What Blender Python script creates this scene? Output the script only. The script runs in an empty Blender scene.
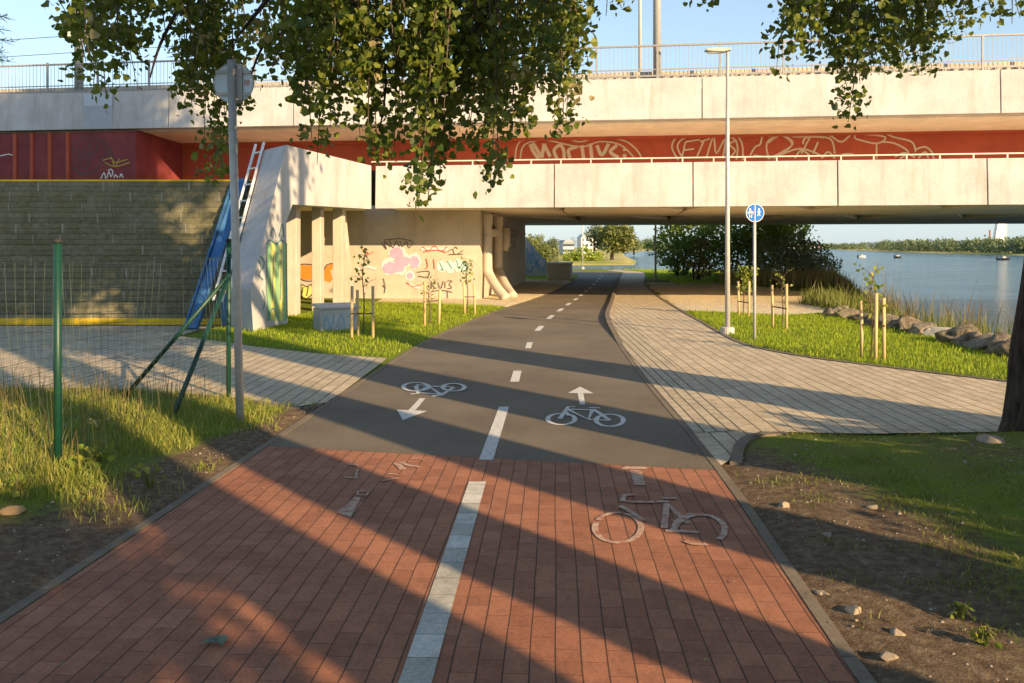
import bpy, math, random
import numpy as np
from mathutils import Vector, Matrix, noise as mnoise
random.seed(7); rng = np.random.default_rng(7)
R = math.radians
C = bpy.context.scene.collection
scene = bpy.context.scene
F = 850.0; CX = 512.0; HY = 247.0; EYE = 1.6          # measured: focal length in px, vertical axis, horizon, eye height

# ------------------------------------------------------------------ camera, sky, sun, exposure
cam = bpy.data.cameras.new('camera'); cam.lens = F/1024*36; cam.sensor_width = 36
cam.shift_y = -(341.5-HY)/1024; cam.clip_start = .05; cam.clip_end = 8000
camo = bpy.data.objects.new('camera', cam); C.objects.link(camo)
camo.location = (0, 0, EYE); camo.rotation_euler = (R(90), 0, 0); scene.camera = camo

SUN_AZ = 139.5; SUN_EL = 19.3                          # clockwise from the view axis; behind and to the right
w = bpy.data.worlds.new('World'); scene.world = w; w.use_nodes = True
nt = w.node_tree; nt.nodes.clear()
sky = nt.nodes.new('ShaderNodeTexSky'); sky.sky_type = 'NISHITA'; sky.sun_disc = False
sky.sun_elevation = R(SUN_EL); sky.sun_rotation = R(SUN_AZ)
sky.air_density = 1.0; sky.dust_density = .35; sky.ozone_density = 1.0; sky.altitude = 0
bg = nt.nodes.new('ShaderNodeBackground'); bg.inputs[1].default_value = .12
wo = nt.nodes.new('ShaderNodeOutputWorld')
tc = nt.nodes.new('ShaderNodeTexCoord'); sp_ = nt.nodes.new('ShaderNodeSeparateXYZ'); nt.links.new(tc.outputs['Generated'], sp_.inputs[0])
rp = nt.nodes.new('ShaderNodeValToRGB'); rp.color_ramp.elements[0].position = .0; rp.color_ramp.elements[0].color = (.85, .85, .85, 1); rp.color_ramp.elements[1].position = .34; rp.color_ramp.elements[1].color = (.12, .12, .12, 1)
nt.links.new(sp_.outputs[2], rp.inputs[0]); mx = nt.nodes.new('ShaderNodeMix'); mx.data_type = 'RGBA'; mx.inputs[7].default_value = (2.35, 3.0, 3.45, 1)
nt.links.new(rp.outputs[0], mx.inputs[0]); nt.links.new(sky.outputs[0], mx.inputs[6]); nt.links.new(mx.outputs[2], bg.inputs[0]); nt.links.new(bg.outputs[0], wo.inputs[0])
sd = bpy.data.lights.new('sun', 'SUN'); sd.energy = 5.0; sd.angle = R(.55); sd.color = (1.0, .715, .405)
so = bpy.data.objects.new('sun', sd); C.objects.link(so)
tos = Vector((math.sin(R(SUN_AZ))*math.cos(R(SUN_EL)), math.cos(R(SUN_AZ))*math.cos(R(SUN_EL)), math.sin(R(SUN_EL))))
so.rotation_euler = tos.to_track_quat('Z', 'Y').to_euler(); so.location = tos*60
scene.view_settings.view_transform = 'Standard'; scene.view_settings.look = 'None'
scene.view_settings.exposure = 1.0; scene.view_settings.gamma = 1; scene.view_settings.use_curve_mapping = False
scene.cycles.max_bounces = 8; scene.cycles.transparent_max_bounces = 8

# ------------------------------------------------------------------ helpers
def G(x, y, h=0.0):
    d = F*(EYE-h)/(y-HY); return Vector(((x-CX)/F*d, d, h))
def P(x, y, d):
    return Vector(((x-CX)/F*d, d, EYE+(HY-y)/F*d))
def tag(o, label=None, cat=None, group=None, kind=None):
    if label: o['label'] = label
    if cat: o['category'] = cat
    if group: o['group'] = group
    if kind: o['kind'] = kind
    return o
def thing(name, label, cat, loc=(0, 0, 0), rz=0, group=None):
    o = bpy.data.objects.new(name, None); C.objects.link(o); o.empty_display_size = .2
    o.location = loc; o.rotation_euler = (0, 0, rz)
    return tag(o, label, cat, group)
def mesh_np(name, V, faces, mat, parent=None, smooth=False):
    me = bpy.data.meshes.new(name)
    me.from_pydata([tuple(v) for v in V] if not isinstance(V, np.ndarray) else V.tolist(), [], faces if isinstance(faces, list) else faces.tolist())
    if mat: me.materials.append(mat)
    if smooth: me.polygons.foreach_set('use_smooth', [True]*len(me.polygons))
    me.update()
    o = bpy.data.objects.new(name, me); C.objects.link(o)
    if parent: o.parent = parent
    return o
class MB:
    def __init__(s): s.v = []; s.f = []
    def add(s, vs, fs):
        n = len(s.v); s.v += [tuple(v) for v in vs]; s.f += [[i+n for i in f] for f in fs]; return s
    def box(s, x0, x1, y0, y1, z0, z1):
        return s.add([(x0,y0,z0),(x1,y0,z0),(x1,y1,z0),(x0,y1,z0),(x0,y0,z1),(x1,y0,z1),(x1,y1,z1),(x0,y1,z1)],
                     [[0,3,2,1],[4,5,6,7],[0,1,5,4],[1,2,6,5],[2,3,7,6],[3,0,4,7]])
    def bar(s, a, b, w, d=None, up=(0, 0, 1)):
        a = Vector(a); b = Vector(b); d = d or w; t = (b-a).normalized(); u = Vector(up)
        if abs(t.dot(u)) > .98: u = Vector((0, 1, 0))
        x = t.cross(u).normalized()*w/2; y = x.cross(t).normalized()*d/2
        vs = [a-x-y, a+x-y, a+x+y, a-x+y, b-x-y, b+x-y, b+x+y, b-x+y]
        return s.add(vs, [[0,3,2,1],[4,5,6,7],[0,1,5,4],[1,2,6,5],[2,3,7,6],[3,0,4,7]])
    def tube(s, pts, rad, n=8, cap=True, wob=0):
        pts = [Vector(p) for p in pts]; m = len(pts)
        if not hasattr(rad, '__len__'): rad = [rad]*m
        up = Vector((0, 0, 1)); t0 = (pts[1]-pts[0]).normalized()
        x = t0.cross(up) if abs(t0.dot(up)) < .95 else Vector((1, 0, 0)); x.normalize()
        base = len(s.v)
        for i, p in enumerate(pts):
            t = (pts[min(i+1, m-1)]-pts[max(i-1, 0)]).normalized()
            x = (x-t*x.dot(t)).normalized(); y = t.cross(x)
            for k in range(n):
                a = 2*math.pi*k/n; r = rad[i]
                if wob: r *= 1+wob*mnoise.noise(Vector((math.cos(a)*1.7+p.x, math.sin(a)*1.7+p.y, p.z*.9)))
                s.v.append(tuple(p+(x*math.cos(a)+y*math.sin(a))*r))
        for i in range(m-1):
            for k in range(n):
                a = base+i*n+k; b = base+i*n+(k+1) % n
                s.f.append([a, b, b+n, a+n])
        if cap:
            s.f.append([base+k for k in range(n)][::-1]); s.f.append([base+(m-1)*n+k for k in range(n)])
        return s
    def prism(s, poly, vec):
        n = len(poly); poly = [Vector(p) for p in poly]; vec = Vector(vec)
        nrm = Vector((0, 0, 0))
        for i in range(n): nrm += poly[i].cross(poly[(i+1) % n])
        if nrm.dot(vec) > 0: poly = poly[::-1]
        vs = poly+[p+vec for p in poly]
        return s.add(vs, [list(range(n)), [n+i for i in range(n)][::-1]]+[[(i+1) % n, i, n+i, n+(i+1) % n] for i in range(n)])
    def sheet(s, poly): return s.add(poly, [list(range(len(poly)))])
    def ribbon(s, pts, wd, nrm, close=False):
        s.q = (getattr(s, 'q', 0)+1) % 24; lift = Vector(nrm).normalized()*s.q*.0004
        """a flat painted stroke of width wd in the plane with normal nrm"""
        pts = [Vector(p)+(lift if abs(nrm[2]) < .5 else Vector((0, 0, 0))) for p in pts]; nrm = Vector(nrm).normalized()
        if close: pts = pts+[pts[0]]
        n = len(pts); L = []
        for i in range(n):
            if close and i in (0, n-1): t = (pts[1]-pts[0]).normalized()+(pts[-1]-pts[-2]).normalized()
            elif i in (0, n-1): t = pts[min(i+1, n-1)]-pts[max(i-1, 0)]
            else: t = (pts[i+1]-pts[i]).normalized()+(pts[i]-pts[i-1]).normalized()
            if t.length < 1e-6: t = pts[min(i+1, n-1)]-pts[max(i-1, 0)]
            x = nrm.cross(t.normalized())*wd/2
            L += [pts[i]-x, pts[i]+x]
        return s.add(L, [[2*i, 2*i+2, 2*i+3, 2*i+1] for i in range(n-1)])
    def build(s, name, mat, parent=None, smooth=False, bevel=0):
        o = mesh_np(name, s.v, s.f, mat, parent, smooth)
        if bevel:
            b = o.modifiers.new('bevel', 'BEVEL'); b.width = bevel; b.segments = 2; b.limit_method = 'ANGLE'
        return o
def crv(pts, k=6, close=False):
    """Catmull-Rom through points"""
    pts = [Vector(p) for p in pts]; n = len(pts); out = []
    rg = n if close else n-1
    for i in range(rg):
        if close: p0, p1, p2, p3 = pts[(i-1) % n], pts[i], pts[(i+1) % n], pts[(i+2) % n]
        else: p0, p1, p2, p3 = pts[max(i-1, 0)], pts[i], pts[i+1], pts[min(i+2, n-1)]
        for j in range(k):
            t = j/k
            out.append(.5*((2*p1)+(p2-p0)*t+(2*p0-5*p1+4*p2-p3)*t*t+(3*p1-p0-3*p2+p3)*t**3))
    if not close: out.append(pts[-1])
    return out

# ------------------------------------------------------------------ materials
class NT:
    def __init__(s, name):
        s.m = bpy.data.materials.new(name); s.m.use_nodes = True; s.t = s.m.node_tree
        s.b = s.t.nodes['Principled BSDF']; s.out = s.t.nodes['Material Output']
    def n(s, typ, **kw):
        q = s.t.nodes.new(typ)
        for k, v in kw.items():
            if k.startswith('i_'):
                key = k[2:]; key = int(key) if key.isdigit() else key.replace('_', ' ')
                q.inputs[key].default_value = v
            else: setattr(q, k, v)
        return q
    def l(s, a, b): s.t.links.new(a, b)
    def coord(s, scale=(1, 1, 1), rot=(0, 0, 0), loc=(0, 0, 0), world=True):
        m = s.n('ShaderNodeMapping'); m.inputs['Scale'].default_value = scale; m.inputs['Rotation'].default_value = rot; m.inputs['Location'].default_value = loc
        if world: s.l(s.n('ShaderNodeNewGeometry').outputs['Position'], m.inputs[0])
        else: s.l(s.n('ShaderNodeTexCoord').outputs['Object'], m.inputs[0])
        return m.outputs[0]
    def noise(s, vec, scale, detail=4, rough=.55, dist=0):
        q = s.n('ShaderNodeTexNoise'); q.inputs['Scale'].default_value = scale; q.inputs['Detail'].default_value = detail
        q.inputs['Roughness'].default_value = rough; q.inputs['Distortion'].default_value = dist
        s.l(vec, q.inputs['Vector']); return q.outputs['Fac']
    def ramp(s, fac, stops):
        q = s.n('ShaderNodeValToRGB'); e = q.color_ramp.elements
        while len(e) < len(stops): e.new(.5)
        for i, (p, c) in enumerate(stops):
            e[i].position = p; e[i].color = (*c, 1) if hasattr(c, '__len__') else (c, c, c, 1)
        s.l(fac, q.inputs[0]); return q.outputs[0]
    def mix(s, fac, a, b, mode='MIX'):
        q = s.n('ShaderNodeMix', data_type='RGBA', blend_type=mode)
        for sock, v in ((q.inputs[0], fac), (q.inputs[6], a), (q.inputs[7], b)):
            if isinstance(v, bpy.types.NodeSocket): s.l(v, sock)
            elif hasattr(v, '__len__'): sock.default_value = (*v, 1)
            else: sock.default_value = v if sock.type == 'VALUE' else (v, v, v, 1)
        return q.outputs[2]
    def bump(s, h, strength=.3, dist=.01):
        q = s.n('ShaderNodeBump'); q.inputs['Strength'].default_value = strength; q.inputs['Distance'].default_value = dist
        s.l(h, q.inputs['Height']); s.l(q.outputs[0], s.b.inputs['Normal']); return q
    def col(s, c):
        if isinstance(c, bpy.types.NodeSocket): s.l(c, s.b.inputs['Base Color'])
        else: s.b.inputs['Base Color'].default_value = (*c, 1)
    def set(s, rough=.8, metal=0, spec=.3):
        s.b.inputs['Roughness'].default_value = rough; s.b.inputs['Metallic'].default_value = metal
        s.b.inputs['Specular IOR Level'].default_value = spec; return s.m
def vcol(c, k): return tuple(min(1, x*k) for x in c)
def simple(name, c, rough=.6, metal=0, var=.25, scale=6, bump=.15, spec=.3, stretch=(1, 1, 1)):
    m = NT(name); v = m.coord(stretch)
    n = m.noise(v, scale, 6, .6); m.col(m.ramp(n, [(.25, vcol(c, 1-var)), (.75, vcol(c, 1+var*.6))]))
    if bump: m.bump(m.noise(v, scale*8, 4), bump, .01)
    return m.set(rough, metal, spec)
def concrete(name, c, stain=.5, dark=(.22, .2, .17), boards=False):
    m = NT(name); v = m.coord()
    a = m.noise(v, 1.1, 7, .62); b = m.noise(m.coord((3.2, 3.2, .35)), 1.0, 6, .65); f = m.noise(v, 38, 3, .6)
    base = m.ramp(a, [(.3, vcol(c, .8)), (.7, vcol(c, 1.08))])
    st = m.ramp(b, [(.5, 0), (.78, stain)])
    base = m.mix(st, base, dark)
    base = m.mix(.22, base, m.ramp(f, [(.35, .25), (.65, 1.0)]), 'MULTIPLY')
    m.col(base)
    m.bump(m.mix(.5, m.noise(v, 60, 4), m.noise(v, 6, 4)), .25, .012)
    return m.set(.88, 0, .2)
def leafmat(name, c1, c2, trans=.35):
    m = NT(name); g = m.n('ShaderNodeNewGeometry')
    base = m.ramp(g.outputs['Random Per Island'], [(0, c1), (.55, tuple((a+b)/2 for a, b in zip(c1, c2))), (1, c2)])
    m.col(base); m.set(.5, 0, .35)
    t = m.n('ShaderNodeBsdfTranslucent'); m.l(m.mix(.5, base, (.30, .38, .04)), t.inputs[0])
    ms = m.n('ShaderNodeMixShader'); ms.inputs[0].default_value = trans
    m.l(m.b.outputs[0], ms.inputs[1]); m.l(t.outputs[0], ms.inputs[2]); m.l(ms.outputs[0], m.out.inputs[0])
    return m.m
def pavers(name, c1, c2, mortar, bw, rh, rot, mort=.006, offset=.5, wear=.35, freq=2, bias=0.0, jw=.95):
    """rows run along local u; rh is the row width, bw the length of one paver"""
    m = NT(name); v = m.coord(rot=(0, 0, rot))
    wb = m.n('ShaderNodeTexNoise'); wb.inputs['Scale'].default_value = 1.3; wb.inputs['Detail'].default_value = 2; m.l(v, wb.inputs['Vector'])
    sub = m.n('ShaderNodeVectorMath', operation='MULTIPLY_ADD'); m.l(wb.outputs['Color'], sub.inputs[0]); sub.inputs[1].default_value = (.03, .022, 0); m.l(v, sub.inputs[2])
    sp = m.n('ShaderNodeVectorMath', operation='ADD'); m.l(sub.outputs[0], sp.inputs[0]); sp.inputs[1].default_value = (20, 20, 0)
    br = m.n('ShaderNodeTexBrick'); br.offset = offset; br.offset_frequency = freq; br.squash = 1
    for k, val in (('Scale', 1), ('Mortar Size', mort*.45), ('Mortar Smooth', .3), ('Bias', bias), ('Brick Width', bw), ('Row Height', rh)): br.inputs[k].default_value = val
    br.inputs['Color1'].default_value = (*c1, 1); br.inputs['Color2'].default_value = (*c2, 1); br.inputs['Mortar'].default_value = (*mortar, 1)
    m.l(sp.outputs[0], br.inputs['Vector'])
    n1 = m.noise(v, 1.4, 6, .6); n2 = m.noise(v, 55, 4, .7); n3 = m.noise(v, 9, 5, .65)
    base = m.mix(m.ramp(n1, [(.35, 0), (.75, wear)]), br.outputs['Color'], tuple(x*1.25 for x in c2))
    base = m.mix(.55, base, m.ramp(n2, [(.3, .55), (.65, 1.15)]), 'MULTIPLY')
    base = m.mix(.45, base, m.ramp(n3, [(.32, .5), (.6, 1.05)]), 'MULTIPLY')
    sx_ = m.n('ShaderNodeSeparateXYZ'); m.l(sp.outputs[0], sx_.inputs[0])
    dv = m.n('ShaderNodeMath', operation='DIVIDE'); m.l(sx_.outputs[1], dv.inputs[0]); dv.inputs[1].default_value = rh
    pgg = m.n('ShaderNodeMath', operation='PINGPONG'); m.l(dv.outputs[0], pgg.inputs[0]); pgg.inputs[1].default_value = .5
    jq = m.n('ShaderNodeMath', operation='MULTIPLY_ADD'); m.l(m.noise(v, 5, 5, .7), jq.inputs[0]); jq.inputs[1].default_value = .035; m.l(pgg.outputs[0], jq.inputs[2])
    jl = m.ramp(jq.outputs[0], [(.0175+.3*mort*jw/rh, 1), (.0175+1.1*mort*jw/rh, 0)])
    base = m.mix(jl, base, tuple(x*.8 for x in mortar))
    m.col(base)
    inv = m.n('ShaderNodeMath', operation='SUBTRACT'); inv.inputs[0].default_value = 1; m.l(br.outputs['Fac'], inv.inputs[1])
    h = m.n('ShaderNodeMath', operation='MULTIPLY_ADD'); m.l(inv.outputs[0], h.inputs[0]); h.inputs[1].default_value = 1
    sc = m.n('ShaderNodeMath', operation='MULTIPLY'); m.l(n2, sc.inputs[0]); sc.inputs[1].default_value = .25; m.l(sc.outputs[0], h.inputs[2])
    m.bump(h.outputs[0], .7, .008)
    return m.set(.8, 0, .25)

PATH_ROT = R(90)-R(2.7)            # path direction lies about 2.7 degrees right of the view axis; mapped so rows run along it
M = {}
M['red'] = pavers('red_pavers', (.28, .112, .060), (.39, .168, .092), (.07, .042, .028), .2, .1, R(-90)+R(2.8), .0042)
M['grey'] = pavers('grey_pavers', (.46, .375, .25), (.58, .48, .33), (.12, .10, .07), .32, .155, R(-90)+R(1), .010, wear=.2)
M['greyfine'] = pavers('grey_edge_pavers', (.43, .355, .245), (.53, .445, .315), (.09, .075, .055), .22, .11, R(-90)+R(1), .012, wear=.2)
def _asph():
    m = NT('asphalt'); v = m.coord()
    f = m.noise(v, 105, 3, .8); g = m.noise(v, .55, 8, .68); c = m.noise(v, 40, 4, .7)
    b = m.ramp(f, [(.32, (.050, .040, .028)), (.5, (.152, .124, .086)), (.7, (.36, .30, .21))])
    b = m.mix(.75, b, m.ramp(g, [(.32, .55), (.66, 1.15)]), 'MULTIPLY')
    m.col(b); m.bump(m.mix(.4, f, c), .5, .008); return m.set(.82, 0, .3)
M['asphalt'] = _asph()
def _paint(name, col, amt, under=None):
    m = NT(name); v = m.coord(); n = m.noise(v, 26, 6, .75); f = m.noise(v, 150, 2, .6)
    b = m.mix(m.ramp(n, [(.3, 0), (.75, amt)]), col, under or (.16, .145, .12))
    b = m.mix(.3, b, m.ramp(f, [(.3, .5), (.6, 1.1)]), 'MULTIPLY')
    m.col(b); m.bump(f, .3, .004); return m.set(.7)
M['paint'] = _paint('road_paint', (.78, .77, .72), .7)
def _worn():
    m = NT('worn_paint'); v = m.coord(); n = m.noise(v, 18, 6, .8)
    b = m.mix(m.ramp(n, [(.36, 0), (.60, 1)]), (.55, .47, .36), (.34, .14, .085)); m.col(b); return m.set(.8)
M['worn'] = _worn()
M['whitebrick'] = pavers('white_pavers', (.30, .28, .22), (.66, .64, .56), (.10, .08, .06), .2, .2, R(-90)+R(2.8), .006, wear=.3)
M['kerb'] = concrete('kerb_concrete', (.215, .175, .125), .8, (.10, .075, .05))
M['conc'] = concrete('pale_concrete', (.58, .565, .55), .75, (.36, .33, .28))
M['conc2'] = concrete('aged_concrete', (.58, .51, .41), .45, (.28, .24, .18))
M['conc3'] = concrete('soffit_concrete', (.90, .82, .66), .2, (.62, .54, .42))
M['steel'] = simple('galvanised_steel', (.50, .50, .48), .5, .15, .2, 12)
M['greysteel'] = simple('painted_grey_steel', (.42, .42, .40), .5, .1, .15, 9)
M['cream'] = simple('cream_steel', (.62, .58, .48), .5, .1, .15, 9)
M['rail'] = simple('weathered_rail_steel', (.33, .32, .30), .5, .2, .2, 9)
M['white'] = simple('white_enamel', (.78, .78, .75), .45, 0, .1, 5)
M['blue'] = simple('blue_enamel', (.06, .18, .38), .55, 0, .3, 3)
M['signblue'] = simple('sign_blue', (.015, .17, .62), .35, 0, .05, 3, 0)
M['green'] = simple('green_enamel', (.005, .048, .030), .45, 0, .2, 14, .1, .5)
M['redsteel'] = simple('red_oxide_steel', (.42, .085, .04), .7, 0, .22, 1.6, .1)
M['reddark'] = simple('red_primer_panel', (.22, .045, .045), .7, 0, .35, 1.4, .1)
M['yellow'] = simple('yellow_edge_paint', (.78, .50, .02), .6, 0, .25, 3)
M['wood'] = simple('stake_wood', (.62, .44, .22), .75, 0, .25, 14, .2, .2, (1, 1, .15))
M['black'] = simple('black_rubber', (.03, .03, .03), .7)
M['patch'] = simple('grey_repaint', (.40, .43, .46), .7, 0, .1, 4)
M['glass'] = simple('window_glass', (.05, .07, .09), .1, 0, .1, 2, 0, .6)
def _bark():
    m = NT('bark'); v = m.coord((9, 9, 1.6)); n = m.noise(v, 1.6, 8, .7, .6); f = m.noise(m.coord(), 30, 5, .7)
    m.col(m.mix(.4, m.ramp(n, [(.35, (.022, .016, .012)), (.55, (.085, .062, .045)), (.72, (.15, .12, .09))]), m.ramp(f, [(.3, .4), (.7, 1)]), 'MULTIPLY'))
    m.bump(m.mix(.3, n, f), .9, .06); return m.set(.92, 0, .15)
M['bark'] = _bark()
M['twig'] = simple('twig_bark', (.12, .085, .055), .85, 0, .3, 10, .2)
M['leaf'] = leafmat('tree_leaf', (.026, .060, .010), (.19, .22, .030), .34)
M['leafdense'] = leafmat('canopy_leaf', (.03, .055, .012), (.09, .12, .02), .25)
M['leafpale'] = leafmat('dry_leaf', (.24, .20, .09), (.42, .36, .18), .3)
M['bush'] = leafmat('dark_bush_leaf', (.075, .14, .03), (.26, .35, .07), .35)
M['bush2'] = leafmat('silver_bush_leaf', (.20, .25, .16), (.40, .46, .30), .35)
M['bush3'] = leafmat('yellow_bush_leaf', (.20, .30, .03), (.42, .46, .08), .4)
M['willow'] = leafmat('willow_leaf', (.10, .13, .03), (.25, .26, .08), .3)
M['fartree'] = leafmat('far_tree_leaf', (.09, .13, .07), (.20, .24, .12), .2)
M['reed'] = leafmat('dry_reed', (.11, .075, .035), (.27, .20, .09), .25)
M['reed2'] = leafmat('brown_reed', (.30, .23, .11), (.52, .42, .20), .35)
M['reedgreen'] = leafmat('weed_leaf', (.10, .13, .025), (.26, .26, .07), .35)
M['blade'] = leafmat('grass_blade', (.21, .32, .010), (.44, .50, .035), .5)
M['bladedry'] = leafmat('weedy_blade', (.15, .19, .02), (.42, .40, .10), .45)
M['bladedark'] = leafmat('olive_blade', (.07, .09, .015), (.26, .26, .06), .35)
M['sap'] = leafmat('sapling_leaf', (.12, .20, .02), (.36, .36, .05), .4)
def _rock():
    m = NT('river_rock'); v = m.coord(); a = m.noise(v, 3.2, 9, .75); b = m.noise(v, 13, 7, .75); g = m.n('ShaderNodeObjectInfo')
    c = m.ramp(a, [(.3, (.10, .08, .05)), (.48, (.27, .22, .155)), (.7, (.44, .38, .29))]); c = m.mix(.7, c, m.ramp(b, [(.35, .4), (.65, 1.3)]), 'MULTIPLY')
    c = m.mix(m.ramp(m.noise(v, 1.5, 6, .7), [(.5, 0), (.65, .7)]), c, (.10, .11, .035))
    c = m.mix(.5, c, m.ramp(g.outputs['Random'], [(0, .45), (1, 1.35)]), 'MULTIPLY')
    m.col(c); m.bump(m.mix(.5, a, b), 1.0, .10); return m.set(.92, 0, .15)
M['rock'] = _rock()
M['rock2'] = concrete('soil_stone', (.36, .29, .21), .5, (.15, .11, .08))
M['rockpale'] = concrete('pale_rock', (.62, .58, .52), .3)
def _ground():
    m = NT('soil_grass_gravel'); v = m.coord()
    at = m.n('ShaderNodeAttribute', attribute_name='zone'); sep = m.n('ShaderNodeSeparateColor'); m.l(at.outputs['Color'], sep.inputs[0])
    n1 = m.noise(v, 2.2, 7, .65); n2 = m.noise(v, 16, 6, .7); n3 = m.noise(v, 70, 4, .7)
    dirt = m.ramp(n2, [(.25, (.065, .042, .025)), (.5, (.165, .115, .07)), (.75, (.30, .23, .15))])
    dirt = m.mix(.5, dirt, m.ramp(n3, [(.3, .45), (.7, 1.2)]), 'MULTIPLY')
    grass = m.ramp(n3, [(.25, (.07, .09, .014)), (.5, (.14, .19, .02)), (.75, (.25, .31, .035))])
    grass = m.mix(m.ramp(n1, [(.45, 0), (.75, .6)]), grass, (.17, .13, .05))
    vo = m.n('ShaderNodeTexVoronoi'); vo.inputs['Scale'].default_value = 13; m.l(v, vo.inputs['Vector'])
    grav = m.mix(.9, m.ramp(vo.outputs['Distance'], [(.15, (1.0, .90, .66)), (.62, (.52, .41, .26))]), m.mix(.35, vo.outputs['Color'], (.85, .85, .85)), 'MULTIPLY')
    grav = m.mix(.45, grav, (.86, .73, .49))
    def thr(sock, off=.0):
        q = m.n('ShaderNodeMath', operation='MULTIPLY_ADD'); m.l(n2, q.inputs[0]); q.inputs[1].default_value = .9; q.inputs[2].default_value = -.45+off
        a = m.n('ShaderNodeMath', operation='ADD'); m.l(sock, a.inputs[0]); m.l(q.outputs[0], a.inputs[1])
        return m.ramp(a.outputs[0], [(.38, 0), (.62, 1)])
    c = m.mix(thr(sep.outputs[0]), dirt, grass)
    c = m.mix(m.ramp(sep.outputs[1], [(.4, 0), (.6, 1)]), c, grav)
    mead = m.ramp(m.noise(m.coord((.05, .02, 1)), 1, 6, .7), [(.35, (.20, .23, .05)), (.5, (.42, .36, .13)), (.65, (.50, .42, .20))])
    c = m.mix(sep.outputs[2], c, mead)
    m.col(c); m.bump(m.mix(.5, n2, n3), .8, .03); return m.set(.95, 0, .1)
M['ground'] = _ground()
def _water():
    m = NT('river_water'); v = m.coord((1, .5, 1)); 
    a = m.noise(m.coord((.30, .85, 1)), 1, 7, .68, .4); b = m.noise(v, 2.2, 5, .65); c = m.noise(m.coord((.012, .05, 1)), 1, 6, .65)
    m.col(m.mix(.5, m.mix(m.ramp(c, [(.35, 0), (.65, 1)]), (.04, .15, .28), (.075, .22, .38)), m.ramp(a, [(.38, .45), (.62, 1.5)]), 'MULTIPLY'))  # wave noise paints the ripples' light and dark into the base colour
    m.bump(m.mix(.4, a, b), 1.0, 5.0); m.b.inputs['IOR'].default_value = 1.24
    return m.set(.12, 0, .5)
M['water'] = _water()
M['farland'] = simple('meadow', (.25, .21, .085), .95, 0, .35, .12, 0)
# graffiti colours
GC = {k: simple('spray_'+k, c, .6, 0, .15, 6, 0) for k, c in dict(chalk=(.62, .50, .36), white=(.75, .74, .70), pink=(.74, .34, .50), palepink=(.80, .60, .62), black=(.09, .075, .07),
      orange=(.80, .22, .03), purple=(.22, .08, .26), green=(.26, .46, .22), yellow=(.62, .60, .16), cyan=(.45, .62, .62), olive=(.45, .34, .06), red=(.55, .12, .08), teal=(.12, .26, .24), bluegrey=(.22, .36, .50)).items()}

# ------------------------------------------------------------------ polygons of the paved surfaces (metres)
def V2(*px): return [G(x, y) for x, y in px]
right_edge = [(1.13, -6), (1.20, 0), (1.27, 3.12), (1.46, 6.1), (1.58, 10.5), (1.80, 15.0), (2.10, 19.2), (2.9, 25.0), (4.1, 34), (6.1, 48.5), (6.9, 53), (6.3, 57)]
left_edge = [(-2.5, -6), (-2.34, 0), (-2.2, 3.12), (-1.95, 6.94), (-1.74, 10.4), (-1.41, 14.6), (-.75, 19.0), (-.05, 22.7), (1.0, 27.5), (2.2, 35), (3.7, 46.5), (3.6, 51), (1.5, 54.2), (-4, 56.0), (-14, 58)]
rE = [(p.x, p.y) for p in crv([(x, y, 0) for x, y in right_edge], 5)]
lE = [(p.x, p.y) for p in crv([(x, y, 0) for x, y in left_edge], 5)]
tail = [(2, 58.6), (-6, 60), (-14, 61)]
path_poly = lE+tail[::-1]+rE[::-1]
def at_y(E, y):
    for (x0, y0), (x1, y1) in zip(E, E[1:]):
        if y0 <= y <= y1 and y1 > y0: return x0+(x1-x0)*(y-y0)/(y1-y0)
KW = .06                                                # flush kerb strip
walk_right = [(13, 1.5), (9, 6.3), (5.88, 10.0), (4.9, 11.3), (4.19, 12.4), (3.78, 13.9), (3.85, 16), (4.0, 18.1), (4.2, 21.25), (4.83, 28.9), (5.9, 38), (7.7, 49.3), (8.3, 55), (7.4, 60)]
walk_near = [(1.53, 6.22), (1.62, 6.35), (1.85, 7.0), (2.14, 7.35), (3.06, 7.27), (4.27, 7.35), (6.0, 5.8), (9.5, .5)]
wr = [(p.x, p.y) for p in crv([(x, y, 0) for x, y in walk_right], 4)]
rK = [(x+KW, y) for x, y in rE if 6.22 < y]
walk_poly = walk_near[::-1]+rK+wr[::-1]
left_walk = [(-1.83-KW, 8.75), (-2.15, 8.5), (-2.9, 9.0), (-4.3, 9.5), (-5.8, 9.65), (-12, 9.5), (-40, 9), (-40, 17.25), (-6.0, 17.25), (-6.0, 15.3), (-4.2, 13.7), (-3.0, 12.8), (-1.72-KW, 12.2), (-1.78-KW, 10.4)]
land = [(9.5, -90), (9.2, 5), (8.6, 14), (8.9, 20), (11, 27), (15.5, 38), (18.5, 49), (15, 57), (8, 61), (-2, 64), (-20, 68), (-60, 80), (-400, 110), (-3000, 140), (-3000, -90)]
far_left = [(-3000, 170), (-800, 145), (-20, 141), (5, 143), (22.5, 147), (29, 190), (40, 293), (70, 527), (130, 720), (420, 1500), (1000, 2900), (1000, 3400), (-3000, 3400)]
far_right = [(176, 293), (219, 480), (374, 1000), (900, 2200), (1500, 3400), (3400, 3400), (3400, -90), (500, -90), (230, 200)]
def sdist(X, Y, poly):
    """signed distance, positive inside"""
    pts = np.array(poly, float); a = pts; b = np.roll(pts, -1, 0)
    d = np.full(X.shape, 1e9); ins = np.zeros(X.shape, bool)
    for (x0, y0), (x1, y1) in zip(a, b):
        ex, ey = x1-x0, y1-y0; L = ex*ex+ey*ey+1e-12
        t = np.clip(((X-x0)*ex+(Y-y0)*ey)/L, 0, 1)
        d = np.minimum(d, np.hypot(X-x0-t*ex, Y-y0-t*ey))
        c = ((y0 > Y) != (y1 > Y)) & (X < (x1-x0)*(Y-y0)/(y1-y0+1e-12)+x0); ins ^= c
    return np.where(ins, d, -d)
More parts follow.
